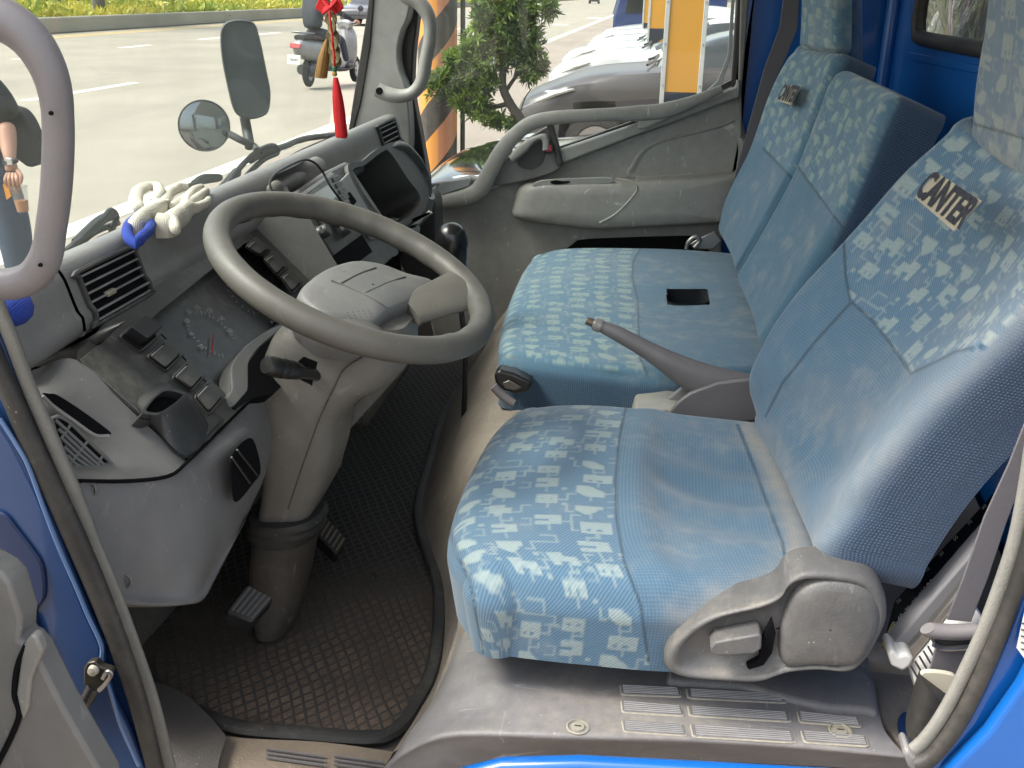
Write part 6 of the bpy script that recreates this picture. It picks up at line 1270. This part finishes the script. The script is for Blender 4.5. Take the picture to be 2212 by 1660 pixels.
# ================================================================ person in front of the truck
YP=5.2; pq=lambda x,y,dy=0:Q(x,y,y=YP+dy)
pr=thing('person','person in black T-shirt and jeans with wrist watch at the left edge','person',np.array([pq(-60,300)[0],YP,0]))
sh_=pq(-5,215); X0=sh_[0]-.24
def PJ(x,z,r,r2=None,dy=0): return (X0+x,YP+dy,z,r,r2 or r)
skin('body',[PJ(0,.98,.15,.11),PJ(0,1.18,.15,.11),PJ(0,1.38,.17,.11),PJ(0,1.50,.06,.06),PJ(0,1.60,.080,.09,-.01),PJ(0,1.71,.088,.10)],[(0,1),(1,2),(2,3),(3,4),(4,5)],SKN,pr)
TS=simple('black_tshirt',(.018,.019,.020),.85,nz=.2,ns=15)
skin('t_shirt',[PJ(0,.97,.175,.135),PJ(0,1.18,.175,.13),PJ(0,1.36,.19,.125),PJ(0,1.46,.085,.08),(*pq(8,225),.075,.075),(*pq(16,262,-.02),.082,.082),PJ(-.20,1.36,.08),PJ(-.30,1.15,.075)],[(0,1),(1,2),(2,3),(2,4),(4,5),(2,6),(6,7)],TS,pr)
slab('loose_hem',cr([pq(-20,240,.06),pq(30,235,.06),pq(58,262,.06),pq(76,310,.06),pq(80,352,.06),pq(60,362,.06),pq(30,345,.06),pq(-20,360,.06)],40,True),(0,.10,0),TS,pr,bev=.03,seg=3)
A1=pq(14,262,-.02); EL=pq(16,300,-.06); WR_=pq(22,348,-.14); HD=pq(26,372,-.15)
skin('forearm',[(*A1,.052),(*EL,.05),(*(EL*.4+WR_*.6),.04),(*WR_,.028),(*(WR_*.4+HD*.6),.035,.02),(*HD,.038,.02)],[(0,1),(1,2),(2,3),(3,4),(4,5)],SKN,pr)
for k,(ox,l) in enumerate(((-12,22),(-4,30),(5,32),(13,26))):
    a=pq(26+ox*.7,376,-.16); tube('finger',[a,pq(24+ox,388,-.19),pq(24+ox*1.0+3,376+l,-.18),pq(26+ox*.8+6,376+l+8,-.15)],[.012,.011,.0105,.008],SKN,pr,n=16,seg=8)
tube('finger',[pq(38,368,-.16),pq(46,382,-.18),pq(44,398,-.19)],[.012,.011,.008],SKN,pr,n=12,seg=8)
wt=tube('wrist_watch',[WR_+.034*(math.cos(t)*np.array([1,0,0])+math.sin(t)*np.array([0,1,.1])) for t in np.linspace(0,2*np.pi,20,endpoint=False)],.007,BLACKP,pr,closed=True,n=40,seg=8,flat=1.6)
box('watch_case',WR_+np.array([.018,-.034,.002]),(.034,.012,.038),simple('watch_silver',(.5,.5,.5),.25,.6),wt,bev=.004)
skin('jeans',[PJ(0,.96,.16,.13),PJ(.13,.86,.13),PJ(.22,.50,.10),PJ(.22,.10,.07),PJ(-.09,.88,.10),PJ(-.12,.50,.075),PJ(-.13,.10,.055)],[(0,1),(1,2),(2,3),(0,4),(4,5),(5,6)],simple('blue_jeans',(.03,.05,.085),.85,nz=.25,ns=25),pr)
for s in (-1,1): skin('shoe',[PJ(s*.13,.08,.05),PJ(s*.13,.05,.05,dy=-.05),PJ(s*.13,.045,.04,dy=-.18)],[(0,1),(1,2)],simple('shoe',(.03,.03,.03),.6) if s<0 else bpy.data.materials['shoe'],pr,sub=1)
skin('hair',[PJ(0,1.77,.075,.085,.01),PJ(0,1.73,.096,.105,.02),PJ(0,1.66,.08,.06,.05)],[(0,1),(1,2)],BLACKM,pr)
for s in (-1,1):
    lathe('eye',[(0,.004),(.010,.003),(.012,0)],(X0+s*.032,YP-.098,1.67),(0,-1,0),BLACKP,pr); skin('ear',[PJ(s*.088,1.69,.012,.02),PJ(s*.09,1.65,.010,.016)],[(0,1)],SKN,pr,sub=1)
skin('nose',[PJ(0,1.67,.010,dy=-.095),PJ(0,1.635,.015,dy=-.108)],[(0,1)],SKN,pr,sub=1)
skin('forearm',[PJ(-.30,1.17,.05),PJ(-.31,1.0,.042,dy=-.03),PJ(-.31,.90,.028,dy=-.07),PJ(-.31,.83,.036,.02,-.09)],[(0,1),(1,2),(2,3)],SKN,pr)
for k,l in enumerate((.07,.085,.08,.065)): tube('finger',[(X0-.335+k*.017,YP-.09,.82),(X0-.335+k*.017,YP-.11,.82-l*.6),(X0-.333+k*.015,YP-.10,.82-l)],[.010,.009,.007],SKN,pr,n=12,seg=8)
cu_=thing('drink_cup','clear plastic cup of orange tea held in the hand at the left edge','cup',pq(50,430,-.16))
cA,cB=pq(40,402,-.17),pq(50,458,-.17); ax=cA-cB; hL=np.linalg.norm(ax)
lathe('cup_wall',[(.030,0),(.036,hL*.5),(.042,hL),(.044,hL),(.044,hL-.006)],cB,ax,glass('clear_plastic',(.9,.92,.92),.08,.15),cu_)
lathe('tea',[(0,.004),(.028,.004),(.034,hL*.45),(0,hL*.45)],cB,ax,simple('orange_tea',(.42,.13,.02),.3),cu_)
slab('orange_card',[pq(6,398,-.17),pq(18,402,-.17),pq(24,425,-.17),pq(14,432,-.17)],(0,.004,0),simple('orange_card',(.5,.2,.02),.5),cu_,bev=0)

# ---------------------------------------------------------------- wrapped load behind the rear window
def wrapm():
    m,nt,bs=mat('wrapped_load'); co=pos(nt); n=noi(nt,5,4,.6,mapping(nt,co,(1,3,.5)),1.5)
    r=N(nt,'ValToRGB'); e=r.color_ramp.elements; cols=[(0,(.03,.03,.035)),(.38,(.05,.06,.07)),(.46,(.16,.17,.10)),(.52,(.05,.07,.09)),(.58,(.30,.29,.26)),(.66,(.10,.03,.04)),(1,(.04,.04,.05))]
    while len(e)<len(cols): e.new(.5)
    for k,(p,c) in enumerate(cols): e[k].position=p; e[k].color=(*c,1)
    lk(nt,n,r.inputs[0]); lk(nt,r.outputs[0],bs.inputs['Base Color']); bs.inputs['Roughness'].default_value=.18; bs.inputs['Coat Weight'].default_value=.5
    bump(nt,noi(nt,16,4,.6,mapping(nt,co,(1,3,.6)),1),.8,.03,bs); return m
rows=[]
for z in np.linspace(1.35,2.15,30): rows.append([(.86+.05*math.sin(y*17+z*5)+.03*math.sin(y*41-z*9),y,z) for y in np.linspace(.9,6.0,120)])
wl=loft('wrapped_load',rows,wrapm(),None,n=120); tag(wl,'load wrapped in shiny clear film seen through the rear window','load')
